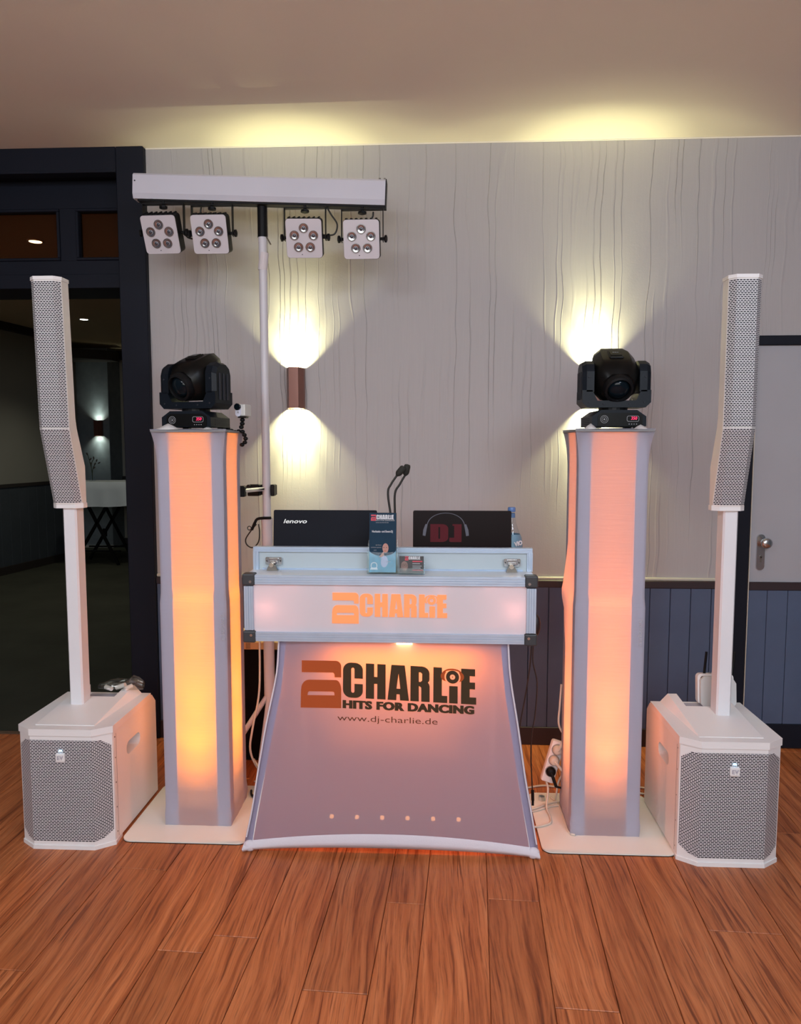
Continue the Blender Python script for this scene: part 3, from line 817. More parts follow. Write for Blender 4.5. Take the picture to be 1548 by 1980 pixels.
# ------------------------------------------------------------------ moving head lights
def moving_head(cx, cy, z0, brot, yrot, tilt, pan, label):
    t = thing('moving_head_light', label, 'stage light', (cx, cy, z0), 0, 'black moving head lights on the towers')
    o = lambda n, bm, m, p=t, **k: obj(n, bm, m, p, local=True, **k)
    Rb = Matrix.Rotation(brot, 4, 'Z'); Ry = Matrix.Rotation(yrot, 4, 'Z')
    # base
    bm = nb(); prism(bm, [(-.094, 0.006), (-.094, .040), (-.062, .062), (.062, .062), (.094, .040), (.094, .006)], -.080, .080, 'y', Rb)
    base = o('base', bm, M_navyblk)
    bm = nb()
    for sx in (-1, 1):
        for sy in (-1, 1): box(bm, sx * .07 - .012, sx * .07 + .012, sy * .06 - .012, sy * .06 + .012, 0, .007, .001, Rb)
    o('foot', bm, M_black)
    bm = nb(); prism(bm, [(-.074, .008), (-.074, .043), (-.062, .052), (.062, .052), (.080, .043), (.080, .008)], -.0825, -.0805, 'y', Rb); fp = obj('front_panel', bm, M_blacks, base, local=True)
    # round emblem, display with 350
    ring = lambda r: arc(-.052, .030, r, 0, 350, 22)
    put('round_emblem', shapes([ring(.0135), ring(.0122)[::-1], ring(.0085), ring(.0074)[::-1], ring(.003)]), M_prtg, base, Rb @ T((0, -.0830, 0)), local=True)
    put('display_digits', letters('350', .0150, 0, .95, .15), M_led, base, Rb @ T((.050, -.0832, .0285)), local=True)
    put('display_frame', shapes([rrect(.026, .068, .022, .042, .006), rrect(.0272, .0668, .0232, .0408, .005)[::-1]]), M_prtg, base, Rb @ T((0, -.0828, 0)), local=True)
    bm = nb()
    for i in range(4): cyl(bm, Rb @ Vector((.034 + i * .0085, -.0840, .0135)), Rb @ Vector((.034 + i * .0085, -.0820, .0135)), .0018, n=8)
    obj('button', bm, M_prtg, base, local=True)
    bm = nb()
    for s in (-1, 1):
        for i in range(4): box(bm, s * .0945 - .001, s * .0945 + .001, -.045, .05, .013 + i * .0065, .0155 + i * .0065, 0, Rb)
    obj('vent_slot', bm, M_joint, base, local=True)
    # yoke
    zb = .072
    bm = nb(); cyl(bm, (0, 0, .062), (0, 0, zb), .05, n=24); o('pan_hub', bm, M_black)
    yo = [(-.118, zb + .018), (-.100, zb), (.100, zb), (.118, zb + .018), (.118, zb + .060), (.084, zb + .060), (.066, zb + .024), (-.066, zb + .024), (-.084, zb + .060), (-.118, zb + .060)]
    bm = nb(); prism(bm, yo, -.055, .055, 'y', Ry); yoke = o('yoke', bm, M_navyblk)
    for s in (-1, 1):
        prof = [(-.055, zb + .055), (.055, zb + .055), (.055, zb + .125), (.045, zb + .150), (.02, zb + .164), (-.02, zb + .164), (-.045, zb + .150), (-.055, zb + .125)]
        bm = nb(); Mx = Ry
        A = [Ry @ Vector((s * .078, p[0], p[1])) for p in prof]; B = [Ry @ Vector((s * .104, p[0], p[1])) for p in prof]
        Cc = [Ry @ Vector((s * .118, p[0] * .82, zb + .055 + (p[1] - zb - .055) * .93)) for p in prof]
        loft(bm, [A, B, Cc]); arm = obj('yoke_arm', bm, M_navyblk, yoke, local=True)
        bm = nb()
        for i in range(3): box(bm, s * .119 - .0025, s * .119 + .0025, -.03 + i * .024, -.018 + i * .024, zb + .03, zb + .125, .001, Ry)
        obj('vent_slot', bm, M_joint, arm, local=True)
        bm = nb()
        for (xx, zz) in ((.095, zb + .018), (.097, zb + .105), (.045, zb + .012)): cyl(bm, Ry @ Vector((s * xx, -.0575, zz)), Ry @ Vector((s * xx, -.054, zz)), .003, n=8)
        obj('screw', bm, M_joint, arm, local=True)
    # head: rings along its axis (local -Y is the beam)
    Mh = Ry @ T((0, 0, zb + .108)) @ Matrix.Rotation(pan, 4, 'Z') @ Matrix.Rotation(tilt, 4, 'X')
    def oct_(wx, wz, y, c, dz=0): return [tuple(Mh @ Vector(p)) for p in ((-wx + c, y, -wz + dz), (wx - c, y, -wz + dz), (wx, y, -wz + c + dz), (wx, y, wz - c + dz), (wx - c, y, wz + dz), (-wx + c, y, wz + dz), (-wx, y, wz - c + dz), (-wx, y, -wz + c + dz))]
    bm = nb()
    loft(bm, [oct_(.042, .040, .105, .018, .010), oct_(.060, .062, .088, .022, .008), oct_(.073, .072, .050, .024, .004), oct_(.0755, .073, .0, .026), oct_(.074, .070, -.035, .028), oct_(.062, .058, -.060, .026, -.002), oct_(.053, .052, -.072, .026, -.003)])
    head = o('head', bm, M_blacks, smooth='auto')
    Ml = Mh @ T((0, -.060, -.003)) @ Matrix.Rotation(PI / 2, 4, 'X')
    bm = nb(); lathe(bm, [(.052, 0), (.052, .022), (.048, .032), (.041, .035), (.039, .030), (.038, .022)], 28, Ml, cap=False); obj('lens_barrel', bm, M_black, head, local=True, smooth='auto')
    bm = nb(); lathe(bm, [(.038, .020), (.036, .026), (.028, .033), (.016, .038), (.002, .0395)], 28, Ml); obj('lens', bm, M_lens, head, local=True, smooth=True)
    bm = nb(); box(bm, -.026, .026, .0, .055, .071, .079, .004, Mh); box(bm, -.020, .020, .012, .044, .078, .0815, .001, Mh); obj('top_cover', bm, M_blacks, head, local=True)
    put('cover_mark', letters('===', .010, 0, 1.3), M_prtg, head, Mh @ T((0, .028, .0820)) @ R(-90, 'X'), local=True)
    bm = nb()
    for s in (-1, 1): cyl(bm, Mh @ Vector((s * .070, 0, 0)), Mh @ Vector((s * .080, 0, 0)), .022, n=18)
    obj('tilt_pivot', bm, M_black, head, local=True)


moving_head(-.880, 2.722, 1.466, math.radians(-9), math.radians(-17), math.radians(22), math.radians(-10), 'black moving head light turned to the left on the left fabric tower')
moving_head(.622, 2.722, 1.466, math.radians(3), math.radians(0), math.radians(32), math.radians(2), 'black moving head light facing forward on the right fabric tower')

# ------------------------------------------------------------------ DJ booth
booth = thing('dj_booth', 'white DJ booth: aluminium-edged flight case over a glowing tapered fabric skirt', 'dj booth', (-.162, 2.7, 0))
X0, X1, Z0, Z1, FY = -.660, .335, .735, .968, 2.500
M_case = mat('case_laminate', (.62, .66, .70), .35, var=.04)
bm = nb(); box(bm, X0 + .01, X1 - .01, FY + .085, FY + .46, Z0 + .02, .925); obj('case_body', bm, M_case, booth)
bm = nb(); box(bm, X0 + .005, X1 - .005, FY + .004, FY + .15, .962, .966, .001); box(bm, X0 + .005, X1 - .005, FY + .004, FY + .085, Z0 + .003, Z0 + .008)
box(bm, X0 + .005, X0 + .012, FY + .004, FY + .46, Z0 + .003, .925); box(bm, X1 - .012, X1 - .005, FY + .004, FY + .46, Z0 + .003, .925); box(bm, X0 + .01, X1 - .01, FY + .145, FY + .15, .92, .964)
obj('case_shell', bm, M_case, booth)


def extr(name, a, b, w_, parent, axis, yf, depth=.03, z=None):
    """ribbed aluminium edge profile; axis x: runs a..b at height z (centre); axis z: runs a..b at x = z"""
    bm = nb(); n = 4
    for i in range(n):
        lo = -w_ / 2 + w_ * i / n; hi = lo + w_ / n
        dpt = .0 if i % 2 else .0010
        if axis == 'x': box(bm, a, b, yf + dpt, yf + depth, z + lo + .0001, z + hi - .0001, .0006)
        else: box(bm, z + lo + .0001, z + hi - .0001, yf + dpt, yf + depth, a, b, .0006)
    return obj(name, bm, M_alu, parent)


extr('edge_profile', X0 + .04, X1 - .04, .032, booth, 'x', FY - .004, .03, Z1 - .018)
extr('edge_profile', X0 + .04, X1 - .04, .032, booth, 'x', FY - .004, .03, Z0 + .018)
extr('edge_profile', Z0 + .04, Z1 - .04, .032, booth, 'z', FY - .004, .03, X0 + .018)
extr('edge_profile', Z0 + .04, Z1 - .04, .032, booth, 'z', FY - .004, .03, X1 - .018)
for sx, x_ in ((-1, X0), (1, X1)):
    for sz, z_ in ((-1, Z0), (1, Z1)):
        bm = nb(); xa, xb = (x_ - .003, x_ + .040) if sx < 0 else (x_ - .040, x_ + .003); za, zb = (z_ - .003, z_ + .038) if sz < 0 else (z_ - .038, z_ + .003)
        box(bm, xa, xb, FY - .007, FY + .036, za, zb, .005, None, 2); cn = obj('case_corner', bm, mat('corner_black', (.035, .037, .042), .5, var=.15), booth)
        bm = nb(); xc = x_ - sx * .026; zc = z_ - sz * .024; cyl(bm, (xc, FY - .0095, zc), (xc, FY - .006, zc), .0048, n=14); obj('rivet', bm, M_steel, cn)
# front acrylic panel, lit from inside at its edges
ACP = fabric('frosted_acrylic', (.80, .78, .82), .35, 0, 0)
bm = nb(); box(bm, X0 + .034, X1 - .034, FY + .006, FY + .009, Z0 + .034, Z1 - .034); obj('front_panel', bm, ACP, booth)
bm = nb(); box(bm, X0 + .02, X1 - .02, FY + .078, FY + .084, Z0 + .02, Z1 - .01); obj('panel_back', bm, M_white2, booth)
PK = (1, .36, .27)
for lx in (X0 + .075, X1 - .075): lamp('sign_light', 'POINT', (lx, FY + .046, .851), .26, PK, shadow_soft_size=.02)
for i in range(5):
    for lz in (Z0 + .045, Z1 - .040): lamp('sign_light', 'POINT', (X0 + .16 + i * .17, FY + .040, lz), .055, PK, shadow_soft_size=.015)


# logo shapes. unit: letter height = 1, baseline z = 0
def glyph(ch):
    q = lambda pts: [pts]
    if ch == 'C':
        o1 = [(.573, .555), (.573, .80)] + arc(.35, .80, .223, 0, 90, 6, .20) + arc(.232, .78, .225, 90, 180, 6, .22) + arc(.232, .22, .225, 180, 270, 6, .22) + arc(.35, .20, .223, 270, 360, 6, .20) + [(.573, .40), (.335, .40), (.335, .20)] + arc(.288, .19, .047, 0, -180, 6, .05) + [(.241, .80)] + arc(.288, .81, .047, 180, 0, 6, .05) + [(.335, .555)]
        return [o1]
    if ch == 'H': return [[(.66, 0), (.66, 1), (.895, 1), (.895, .63), (.985, .63), (.985, 1), (1.222, 1), (1.222, 0), (.985, 0), (.985, .43), (.895, .43), (.895, 0)]]
    if ch == 'A': return [[(1.278, 0), (1.385, 1), (1.765, 1), (1.885, 0), (1.635, 0), (1.622, .17), (1.535, .17), (1.525, 0)], [(1.532, .33), (1.640, .33), (1.588, .76)]]
    if ch == 'R': return [[(1.927, 0), (1.927, 1), (2.25, 1)] + arc(2.25, .80, .215, 90, 0, 6, .20) + [(2.465, .66)] + arc(2.36, .64, .105, 10, -55, 4) + [(2.455, .50), (2.472, .44), (2.472, 0), (2.235, 0), (2.235, .40), (2.165, .44), (2.165, 0)], [(2.165, .56), (2.165, .83), (2.215, .83), (2.258, .79), (2.258, .60), (2.215, .56)]]
    if ch == 'L': return [[(2.575, 0), (2.575, 1), (2.815, 1), (2.815, .20), (2.97, .20), (2.97, 0)]]
    if ch == 'i': return [rrect(3.022, 3.262, 0, .49, .004, 1)]
    if ch == 'E': return [[(3.358, 0), (3.358, 1), (3.75, 1), (3.75, .80), (3.60, .80), (3.60, .62), (3.75, .62), (3.75, .43), (3.60, .43), (3.60, .20), (3.785, .20), (3.785, 0)]]
    if ch == 'rec': return [arc(3.115, .745, .185, 0, 345, 24), arc(3.115, .745, .075, 0, 345, 16)[::-1], arc(3.115, .745, .016, 0, 330, 8)]
    if ch == 'band': return [arc(3.11, .80, .30, 25, 155, 16, .185) + arc(3.11, .80, .275, 155, 25, 16, .140)]
    if ch == 'pads':
        return [arc(2.935, .762, .155, 95, 265, 10, .140) + arc(3.115, .745, .225, 215, 145, 8),
                arc(3.285, .762, .155, -85, 85, 10, .140) + arc(3.115, .745, .225, 35, -35, 8)]
    if ch == 'J': return [[(-1.175, 1.035), (-1.175, .700), (-.27, .700)] + arc(-.30, .62, .065, 90, 0, 4, .08) + [(-.235, .565), (-.045, .565), (-.045, .85)] + arc(-.20, .87, .155, 0, 90, 6, .165)]
    if ch == 'D': return [[(-1.205, -.315), (-1.195, .18)] + arc(-.97, .22, .22, 180, 90, 6, .265) + arc(-.20, .22, .155, 90, 0, 6, .265) + [(-.045, -.315)], [(-1.01, .045), (-1.00, .10)] + arc(-.94, .11, .06, 180, 90, 4, .045) + arc(-.30, .11, .06, 90, 0, 4, .045) + [(-.235, .045)]]


def logo(parent, M, s, slope, m_dark, m_red, depth=.0003, sq=1.0, nm='logo_letter', dj_gap=0):
    def tr(pts, sl): return [(p[0] * s, (p[1] - (max(p[0], 0) * slope if sl else 0)) * s * sq) for p in pts]
    for ch in ('C', 'H', 'A', 'R', 'L', 'i', 'E', 'rec'): put(nm, shapes([tr(l, True) for l in glyph(ch)], depth), m_dark, parent, M)
    put('headphone_band', shapes([tr(l, True) for l in glyph('band')], depth + .0003), m_red, parent, M)
    for l in glyph('pads'): put('headphone_pad', shapes([tr(l, True)], depth + .0005), m_red, parent, M)
    for ch in ('D', 'J'): put(nm, shapes([tr(l, False) for l in glyph(ch)], depth), m_red, parent, M)


# cut-out glowing logo in the case front
ob = mat('logo_glow', (.30, .12, .06), .5, emit=.9, ecol=(1, .27, .085), var=.01)
ok_ = mat('logo_glow_edge', (1, .62, .36), .5, emit=1.0, ecol=(1, .52, .24), var=.01)
sC = .0785
logo(booth, T((-.262, FY + .004, .826)), sC, .006, ob, ob, .0016, 1.0, 'cutout_letter')

# lid standing behind, with two butterfly latches
bm = nb(); box(bm, -.648, .330, 2.622, 2.634, .952, 1.046); lid = obj('case_lid', bm, mat('lid_laminate', (.46, .53, .57), .35, var=.05), booth)
extr('lid_edge', -.652, .333, .018, lid, 'x', 2.612, .028, 1.039)
extr('lid_edge', -.620, .300, .008, lid, 'x', 2.614, .024, .968)
extr('lid_edge', .966, 1.032, .020, lid, 'z', 2.612, .028, -.643)
extr('lid_edge', .966, 1.032, .020, lid, 'z', 2.612, .028, .324)
for lx in (-.578, .262):
    bm = nb(); prism(bm, rrect(lx - .029, lx + .029, .985, 1.012, .004, 3), 2.608, 2.6125, 'y')
    la = obj('latch', bm, M_steel, lid)
    bm = nb(); box(bm, lx - .018, lx + .018, 2.602, 2.609, .988, 1.008, .002); box(bm, lx - .014, lx + .014, 2.598, 2.604, .990, .999, .002); obj('latch_hook', bm, M_steel, la)
    bm = nb(); prism(bm, [(lx - .022, .9665), (lx + .016, .9665), (lx + .012, .978), (lx + .004, .990), (lx - .008, .990), (lx - .018, .978)], 2.590, 2.600, 'y'); obj('latch_body', bm, M_steelb, la)
    bm = nb(); cyl(bm, (lx - .004, 2.584, .987), (lx - .004, 2.592, .987), .008, n=14); cyl(bm, (lx - .004, 2.582, .987), (lx - .004, 2.585, .987), .0035, n=10); obj('latch_screw', bm, mat('brass_screw', (.55, .46, .38), .3, metal=.9, var=.1), la)
    for s in (-1, 1):
        bm = nb(); cyl(bm, (lx + s * .0235, 2.606, .9985), (lx + s * .0235, 2.609, .9985), .0022, n=8); obj('rivet', bm, M_navy, la)

# tapered fabric skirt; half width against height, measured from the hem up
prof = [(.012, -.668, .352), (.04, -.664, .349), (.10, -.650, .338), (.15, -.641, .330), (.285, -.620, .306), (.444, -.592, .283), (.558, -.567, .264), (.62, -.556, .255), (.735, -.548, .247), (.80, -.546, .246)]
def skY(z): return 2.462 + .055 * (z / .8)
def edge(z):
    for (a, b_) in zip(prof[:-1], prof[1:]):
        if a[0] <= z <= b_[0]:
            t_ = (z - a[0]) / (b_[0] - a[0]); return a[1] + (b_[1] - a[1]) * t_, a[2] + (b_[2] - a[2]) * t_
    return prof[-1][1:] if z > .5 else prof[0][1:]
bm = nb(); NX = 32; rows = []
hem_top = lambda u: .030 + .044 * (1 - u * u) ** .8
levels = [None, .10, .15, .20, .285, .36, .444, .50, .558, .62, .68, .735, .79]
for L_ in levels:
    row = []
    for i in range(NX + 1):
        u = -1 + 2 * i / NX
        z = hem_top(u) if L_ is None else L_
        if L_ is not None and L_ < .12: z = L_ * .5 + .5 * max(L_, hem_top(u) + .02)
        xl, xr = edge(z); x_ = (xl + xr) / 2 + (xr - xl) / 2 * u
        row.append((x_, skY(z) + .012 * u ** 6, z))
    rows.append(row)
# wrap the sides back a little
rows2 = []
for row in rows:
    a, b_ = row[0], row[-1]
    rows2.append([(a[0] + .012, a[1] + .05, a[2]), (a[0] + .002, a[1] + .012, a[2])] + row + [(b_[0] - .002, b_[1] + .012, b_[2]), (b_[0] - .012, b_[1] + .05, b_[2])])
loft(bm, rows2, cap=False, closed=False)
skirt = obj('fabric_skirt', bm, FAB_S, booth, smooth=True)
# hem band with stretched feet at both corners
bm = nb(); top_, mid_, bot_, in_ = [], [], [], []
for i in range(NX + 1):
    u = -1 + 2 * i / NX; zt_ = hem_top(u); c_ = abs(u) ** 9
    zb_ = .026 * (1 - u * u) ** .55 - .0 + .001
    xl, xr = edge(max(zt_, .012)); x_ = (xl + xr) / 2 + (xr - xl) / 2 * u
    xb = x_ + (.004 * u if abs(u) > .9 else 0)
    top_.append((x_, skY(zt_) - .0015 + .012 * u ** 6, zt_ + .001)); mid_.append((xb, skY(0) - .006 - c_ * .006, (zt_ + zb_) / 2)); bot_.append((xb, skY(0) - .001, zb_)); in_.append((xb * .99, skY(0) + .02, zb_ + .004))
loft(bm, [top_, mid_, bot_, in_], cap=False, closed=False)
obj('skirt_hem', bm, mat('hem_cloth', (.72, .68, .74), .85, spec=.1, bump=.2, bscale=300, var=.02), booth, smooth=True)
for s in (-1, 1):
    bm = nb(); e_ = edge(.03); x_ = e_[0] + .020 if s < 0 else e_[1] - .018
    ball(bm, (x_, skY(0) + .008, .020), .020, 12, (1.15, .8, 1.0)); obj('foot_pocket', bm, MATS['hem_cloth'], booth, smooth=True)
    # seam roll down each edge
    bm = nb(); tube(bm, [((edge(z)[0] + .004) if s < 0 else (edge(z)[1] - .004), skY(z) + .006, z) for z in (.05, .15, .285, .444, .62, .735)], .0030, 6, 4); obj('edge_seam', bm, MATS['hem_cloth'], booth)
    # stand leg just behind the cloth
    bm = nb()
    za, zb = .03, .735
    pa = [((edge(z)[0] + .008) if s < 0 else (edge(z)[1] - .008)) for z in (za, .285, .558, zb)]
    for (z_a, z_b, x_a, x_b) in ((za, .285, pa[0], pa[1]), (.285, .558, pa[1], pa[2]), (.558, zb, pa[2], pa[3])):
        w_ = .022 * -s
        A = [(x_a, skY(z_a) + .014, z_a), (x_a + w_, skY(z_a) + .008, z_a), (x_a + w_, skY(z_a) + .03, z_a), (x_a, skY(z_a) + .034, z_a)]
        B = [(x_b, skY(z_b) + .014, z_b), (x_b + w_, skY(z_b) + .008, z_b), (x_b + w_, skY(z_b) + .03, z_b), (x_b, skY(z_b) + .034, z_b)]
        loft(bm, [A, B])
    obj('stand_leg', bm, M_white2, booth)
bm = nb()
for s, xx in ((-1, -.52), (1, .22)): box(bm, xx - .012, xx + .012, 2.86, 2.89, 0, .745, .002)
obj('rear_leg', bm, M_white2, booth)
# printed logo on the skirt
tilt_ = math.atan2(.055, .8)
def on_skirt(x_, z_, out=.0022): return T((x_, skY(z_) - out, z_)) @ Matrix.Rotation(-tilt_, 4, 'X')
s_ = 292 / 4.3 * 1.757e-3 * .985
gx = lambda zx: -.485 + zx / 4.3 * .001763
gz = lambda zy: .7055 - zy / 4.3 * .001815
logo(skirt, on_skirt(gx(400), gz(380)), 288 / 4.3 * .001800, .0405, M_logo, M_red, .0002, 1.0)
slp = Matrix(((1, 0, 0, 0), (0, 1, 0, 0), (-.0385, 0, 1, 0), (0, 0, 0, 1)))
def bold(body, size, off, spread, **k):
    b_ = bmesh.new()
    for dx in (-spread, 0, spread):
        me = letters(body, size, off, **k); me.transform(T((dx, dx * .05, 0))); b_.from_mesh(me); bpy.data.meshes.remove(me)
    me = bpy.data.meshes.new('bold'); b_.to_mesh(me); b_.free(); return me
put('logo_tagline', bold('HITS FOR DANCING', .0370, .0015, .0014, align='LEFT', depth=.0002, spacing=1.08), M_logo, skirt, on_skirt(gx(400), gz(466)) @ slp)
o_ = bpy.data.objects['logo_tagline']
bx = [v.co.x for v in o_.data.vertices]; wd = max(bx) - min(bx); want = gx(1498) - gx(400); x0_ = min(bx)
hz = [v.co.z for v in o_.data.vertices]
for v in o_.data.vertices: v.co.x = x0_ + (v.co.x - x0_) * want / wd
put('logo_address', letters('www.dj-charlie.de', .030, -.0002, 1.0, 0, 'LEFT', .0002), mat('print_brown', (.09, .03, .015), .8), skirt, on_skirt(gx(355), gz(570)) @ slp)
o_ = bpy.data.objects['logo_address']
bx = [v.co.x for v in o_.data.vertices]; wd = max(bx) - min(bx); want = gx(1193) - gx(355); x0_ = min(bx)
for v in o_.data.vertices: v.co.x = x0_ + (v.co.x - x0_) * want / wd

# light bar with six lamps on the floor inside the booth
lb = thing('led_floor_bar', 'black floor bar with six small orange lamps glowing through the booth skirt', 'light bar', (-.149, 2.62, 0))
bm = nb(); box(bm, -.45, .15, 2.585, 2.655, .0, .055, .004); obj('housing', bm, M_black, lb)
for i in range(6):
    x_ = -.379 + i * .0922
    bm = nb(); cyl(bm, (x_, 2.612, .052), (x_, 2.612, .064), .0075, n=14); obj('lamp_lens', bm, M_ledo, lb)
    lamp('bar_light', 'SPOT', (x_, 2.612, .075), 3.2, (1, .24, .02), (x_ * .55 - .06, 2.50, .75), spot_size=math.radians(36), spot_blend=1.0, shadow_soft_size=.01)
st = thing('led_strip_lamp', 'small orange lamp strip just under the middle of the flight case', 'lamp', (-.110, 2.52, .722))
bm = nb(); box(bm, -.137, -.083, 2.5095, 2.535, .728, .7335, .001); obj('lamp_strip', bm, M_ledo, st)
lamp('booth_light', 'AREA', (-.11, 2.60, .715), 3.6, (1, .20, .0), (-.11, 2.50, .30), shape='RECTANGLE', size=.50, size_y=.03)

# ------------------------------------------------------------------ things on the booth
def laptop(x0, x1, y, zt, label, cat='laptop'):
    t = thing('laptop', label, cat, ((x0 + x1) / 2, y, .925))
    bm = nb(); box(bm, x0, x1, y - .002, y + .22, .925, .943, .004); obj('keyboard_base', bm, M_black, t)
    h = zt - .945
    Ml = T((0, y, .945)) @ Matrix.Rotation(math.radians(-6), 4, 'X')
    bm = nb(); prism(bm, rrect(x0, x1, 0, h / math.cos(math.radians(6)), .006, 3), -.006, .002, 'y', Ml)
    return t, obj('screen_lid', bm, mat('lid_dark', (.004, .005, .011), .5, spec=.15, bump=.3, bscale=900, var=.1) if x0 < -.2 else mat('lid_maroon', (.006, .001, .002), .25, spec=.04, var=.1), t), Ml


t1, lid1, Ml = laptop(-.610, -.223, 2.75, 1.166, 'matt black laptop with a silver maker name, left behind the booth lid')
put('maker_name', letters('lenovo', .0215, .0003, 1.5, .25), mat('silver_print', (.45, .45, .47), .3, metal=.7, var=.05), lid1, Ml @ T((-.53, -.0066, .173)))
t2, lid2, Ml = laptop(-.089, .273, 2.75, 1.166, 'dark maroon laptop with red DJ letters and headphones, right behind the booth lid')
M_djred = mat('dj_red', (.095, .008, .014), .5, spec=.1, var=.1); M_hp = mat('hp_grey', (.13, .13, .16), .5, spec=.1, var=.1)
d_ = [(0, 0), (0, .066), (.044, .066)] + arc(.044, .050, .022, 90, 0, 5, .016) + [(.066, .016)] + arc(.044, .016, .022, 0, -90, 5, .016)
dh = [(.030, .012), (.030, .055), (.036, .055), (.036, .012)]
j_ = [(.045, .066), (.012, .066), (.012, .060), (.018, .060), (.018, .016), (.0, .016), (.0, .002), (.005, 0), (.045, 0)]
Mq = Ml @ T((-.025, -.0066, .155 - .155 + .118 - .012))
put('print_letter', shapes([d_, dh]), M_djred, lid2, Mq @ T((.000, 0, -.0)))
put('print_letter', shapes([j_]), M_djred, lid2, Mq @ T((.070, 0, -.0)))
put('headphone_print', shapes([arc(.057, .060, .070, 8, 172, 20, .048) + arc(.057, .060, .067, 172, 8, 20, .046)]), M_hp, lid2, Mq)
for s in (-1, 1):
    cx_ = .057 + s * .077
    put('headphone_print', shapes([[(cx_ - s * .010, .066), (cx_ - s * .002, .066), (cx_ + s * .006, .045), (cx_ + s * .008, .024), (cx_ - s * .002, .022), (cx_ - s * .006, .045)]]), M_hp, lid2, Mq)
# gooseneck lamps
for i, (pts, hd, lab) in enumerate((((( -.166, 2.78, .925), (-.168, 2.78, 1.10), (-.183, 2.78, 1.225), (-.172, 2.78, 1.262), (-.148, 2.78, 1.298)), (-.131, 2.775, 1.318), 'left and lower of two black gooseneck lamps behind the brochure stand'),
                                    (((-.156, 2.80, .925), (-.158, 2.80, 1.14), (-.158, 2.80, 1.227), (-.140, 2.80, 1.262), (-.119, 2.80, 1.298)), (-.112, 2.795, 1.330), 'right and taller of two black gooseneck lamps behind the brochure stand'))):
    t = thing('gooseneck_lamp', lab, 'lamp', pts[0], 0, 'gooseneck lamps on the booth')
    bm = nb(); tube(bm, pts, .0042, 8); obj('flexible_neck', bm, M_cableb, t, smooth=True)
    a = Vector(pts[-1]); b_ = Vector(hd); dirv = (b_ - a).normalized()
    bm = nb(); M = Matrix.Translation(a - dirv * .004) @ dirv.to_track_quat('Z', 'Y').to_matrix().to_4x4()
    lathe(bm, [(.005, 0), (.010, .006), (.0125, .012), (.0125, .036), (.010, .042), (.002, .044)], 14, M); obj('lamp_head', bm, mat('foam_dark', (.022, .022, .018), .8, bump=.4, bscale=500), t, smooth='auto')
    bm = nb(); cyl(bm, (pts[0][0], pts[0][1], .925), (pts[0][0], pts[0][1], .935), .012); obj('socket_base', bm, M_black, t)
# water bottle
bt = thing('water_bottle', 'clear glass water bottle with blue cap and label beside the right laptop', 'bottle', (.280, 2.72, .925))
bm = nb(); BX = .277
lathe(bm, [(.030, 0), (.040, .003), (.041, .08), (.0405, .115), (.036, .140), (.026, .168), (.017, .195), (.0125, .220), (.012, .240), (.0125, .246)], 28, T((BX, 2.80, .925))); obj('glass_body', bm, GLASS, bt, smooth=True)
bm = nb(); lathe(bm, [(.0135, .236), (.0145, .238), (.0145, .249), (.013, .2525), (.001, .253)], 20, T((BX, 2.80, .925))); obj('cap', bm, mat('cap_blue', (.10, .20, .45), .35, var=.1), bt, smooth='auto')
bm = nb(); lathe(bm, [(.0136, .214), (.0132, .222), (.0128, .230)], 20, T((BX, 2.80, .925)), cap=False); obj('neck_label', bm, mat('neck_blue', (.08, .18, .36), .5, var=.1), bt, smooth=True)
bm = nb(); lathe(bm, [(.0418, .075), (.0422, .085), (.0415, .115), (.0378, .139), (.0322, .153)], 28, T((BX, 2.80, .925)), cap=False); obj('shoulder_label', bm, mat('label_blue', (.13, .25, .34), .5, var=.25, vscale=60), bt, smooth=True)
put('label_letters', letters('VIO', .022, .0012, .9, 0), M_prt, bt, T((.300, 2.757, 1.040)) @ R(28, 'Z') @ R(-10, 'Y'))

# brochure stand
br = thing('brochure_holder', 'clear acrylic holder of dark teal DJ brochures on the booth ledge', 'brochure holder', (-.187, 2.55, .966))
Mb = T((-.187, 2.548, .968)) @ Matrix.Rotation(math.radians(-8), 4, 'X')
bm = nb(); box(bm, -.052, .052, -.014, -.012, 0, .072, 0, Mb); box(bm, -.052, .052, .014, .016, 0, .115, 0, Mb); box(bm, -.053, -.051, -.014, .016, 0, .08, 0, Mb); box(bm, .051, .053, -.014, .016, 0, .08, 0, Mb); box(bm, -.052, .052, -.014, .05, -.001, .001, 0, T((-.187, 2.548, .968)))
obj('acrylic_pocket', bm, ACRYL, br)
bm = nb(); box(bm, -.0465, .0465, -.006, .012, .002, .208, .0008, Mb)
bro = obj('brochure_stack', bm, mat('brochure_side', (.012, .014, .02), .5, var=.1), None); tag(bro, 'stack of dark teal DJ brochures with a bald man and red and white logo', 'brochure')
def on_b(me, m_, x_, z_, out=.0066, nm='print'): return put(nm, me, m_, bro, Mb @ T((x_, -out, z_)))
on_b(shapes([[(-.046, .003), (.046, .003), (.046, .207), (-.046, .207)]], .0001), mat('teal_print', (.012, .036, .066), .5, spec=.08, var=.15, vscale=30), 0, 0, .0062, 'cover_print')
on_b(shapes([[(-.046, .003), (.046, .003), (.046, .076)] + arc(0, .079, .045, -4, -176, 14, .020) + [(-.046, .076)]], .0001), mat('water_print', (.07, .26, .40), .35, var=.6, vscale=90), 0, 0, .0064, 'cover_print')
on_b(shapes([arc(.010, .086, .0105, 0, 345, 20, .0165)], .0001), mat('skin_print', (.42, .20, .16), .5, var=.2, vscale=120), 0, 0, .0068, 'portrait_print')
on_b(shapes([[(-.012, .055), (.006, .055), (.004, .075), (-.002, .068)]], .0001), MATS['skin_print'], 0, 0, .0067, 'portrait_print')
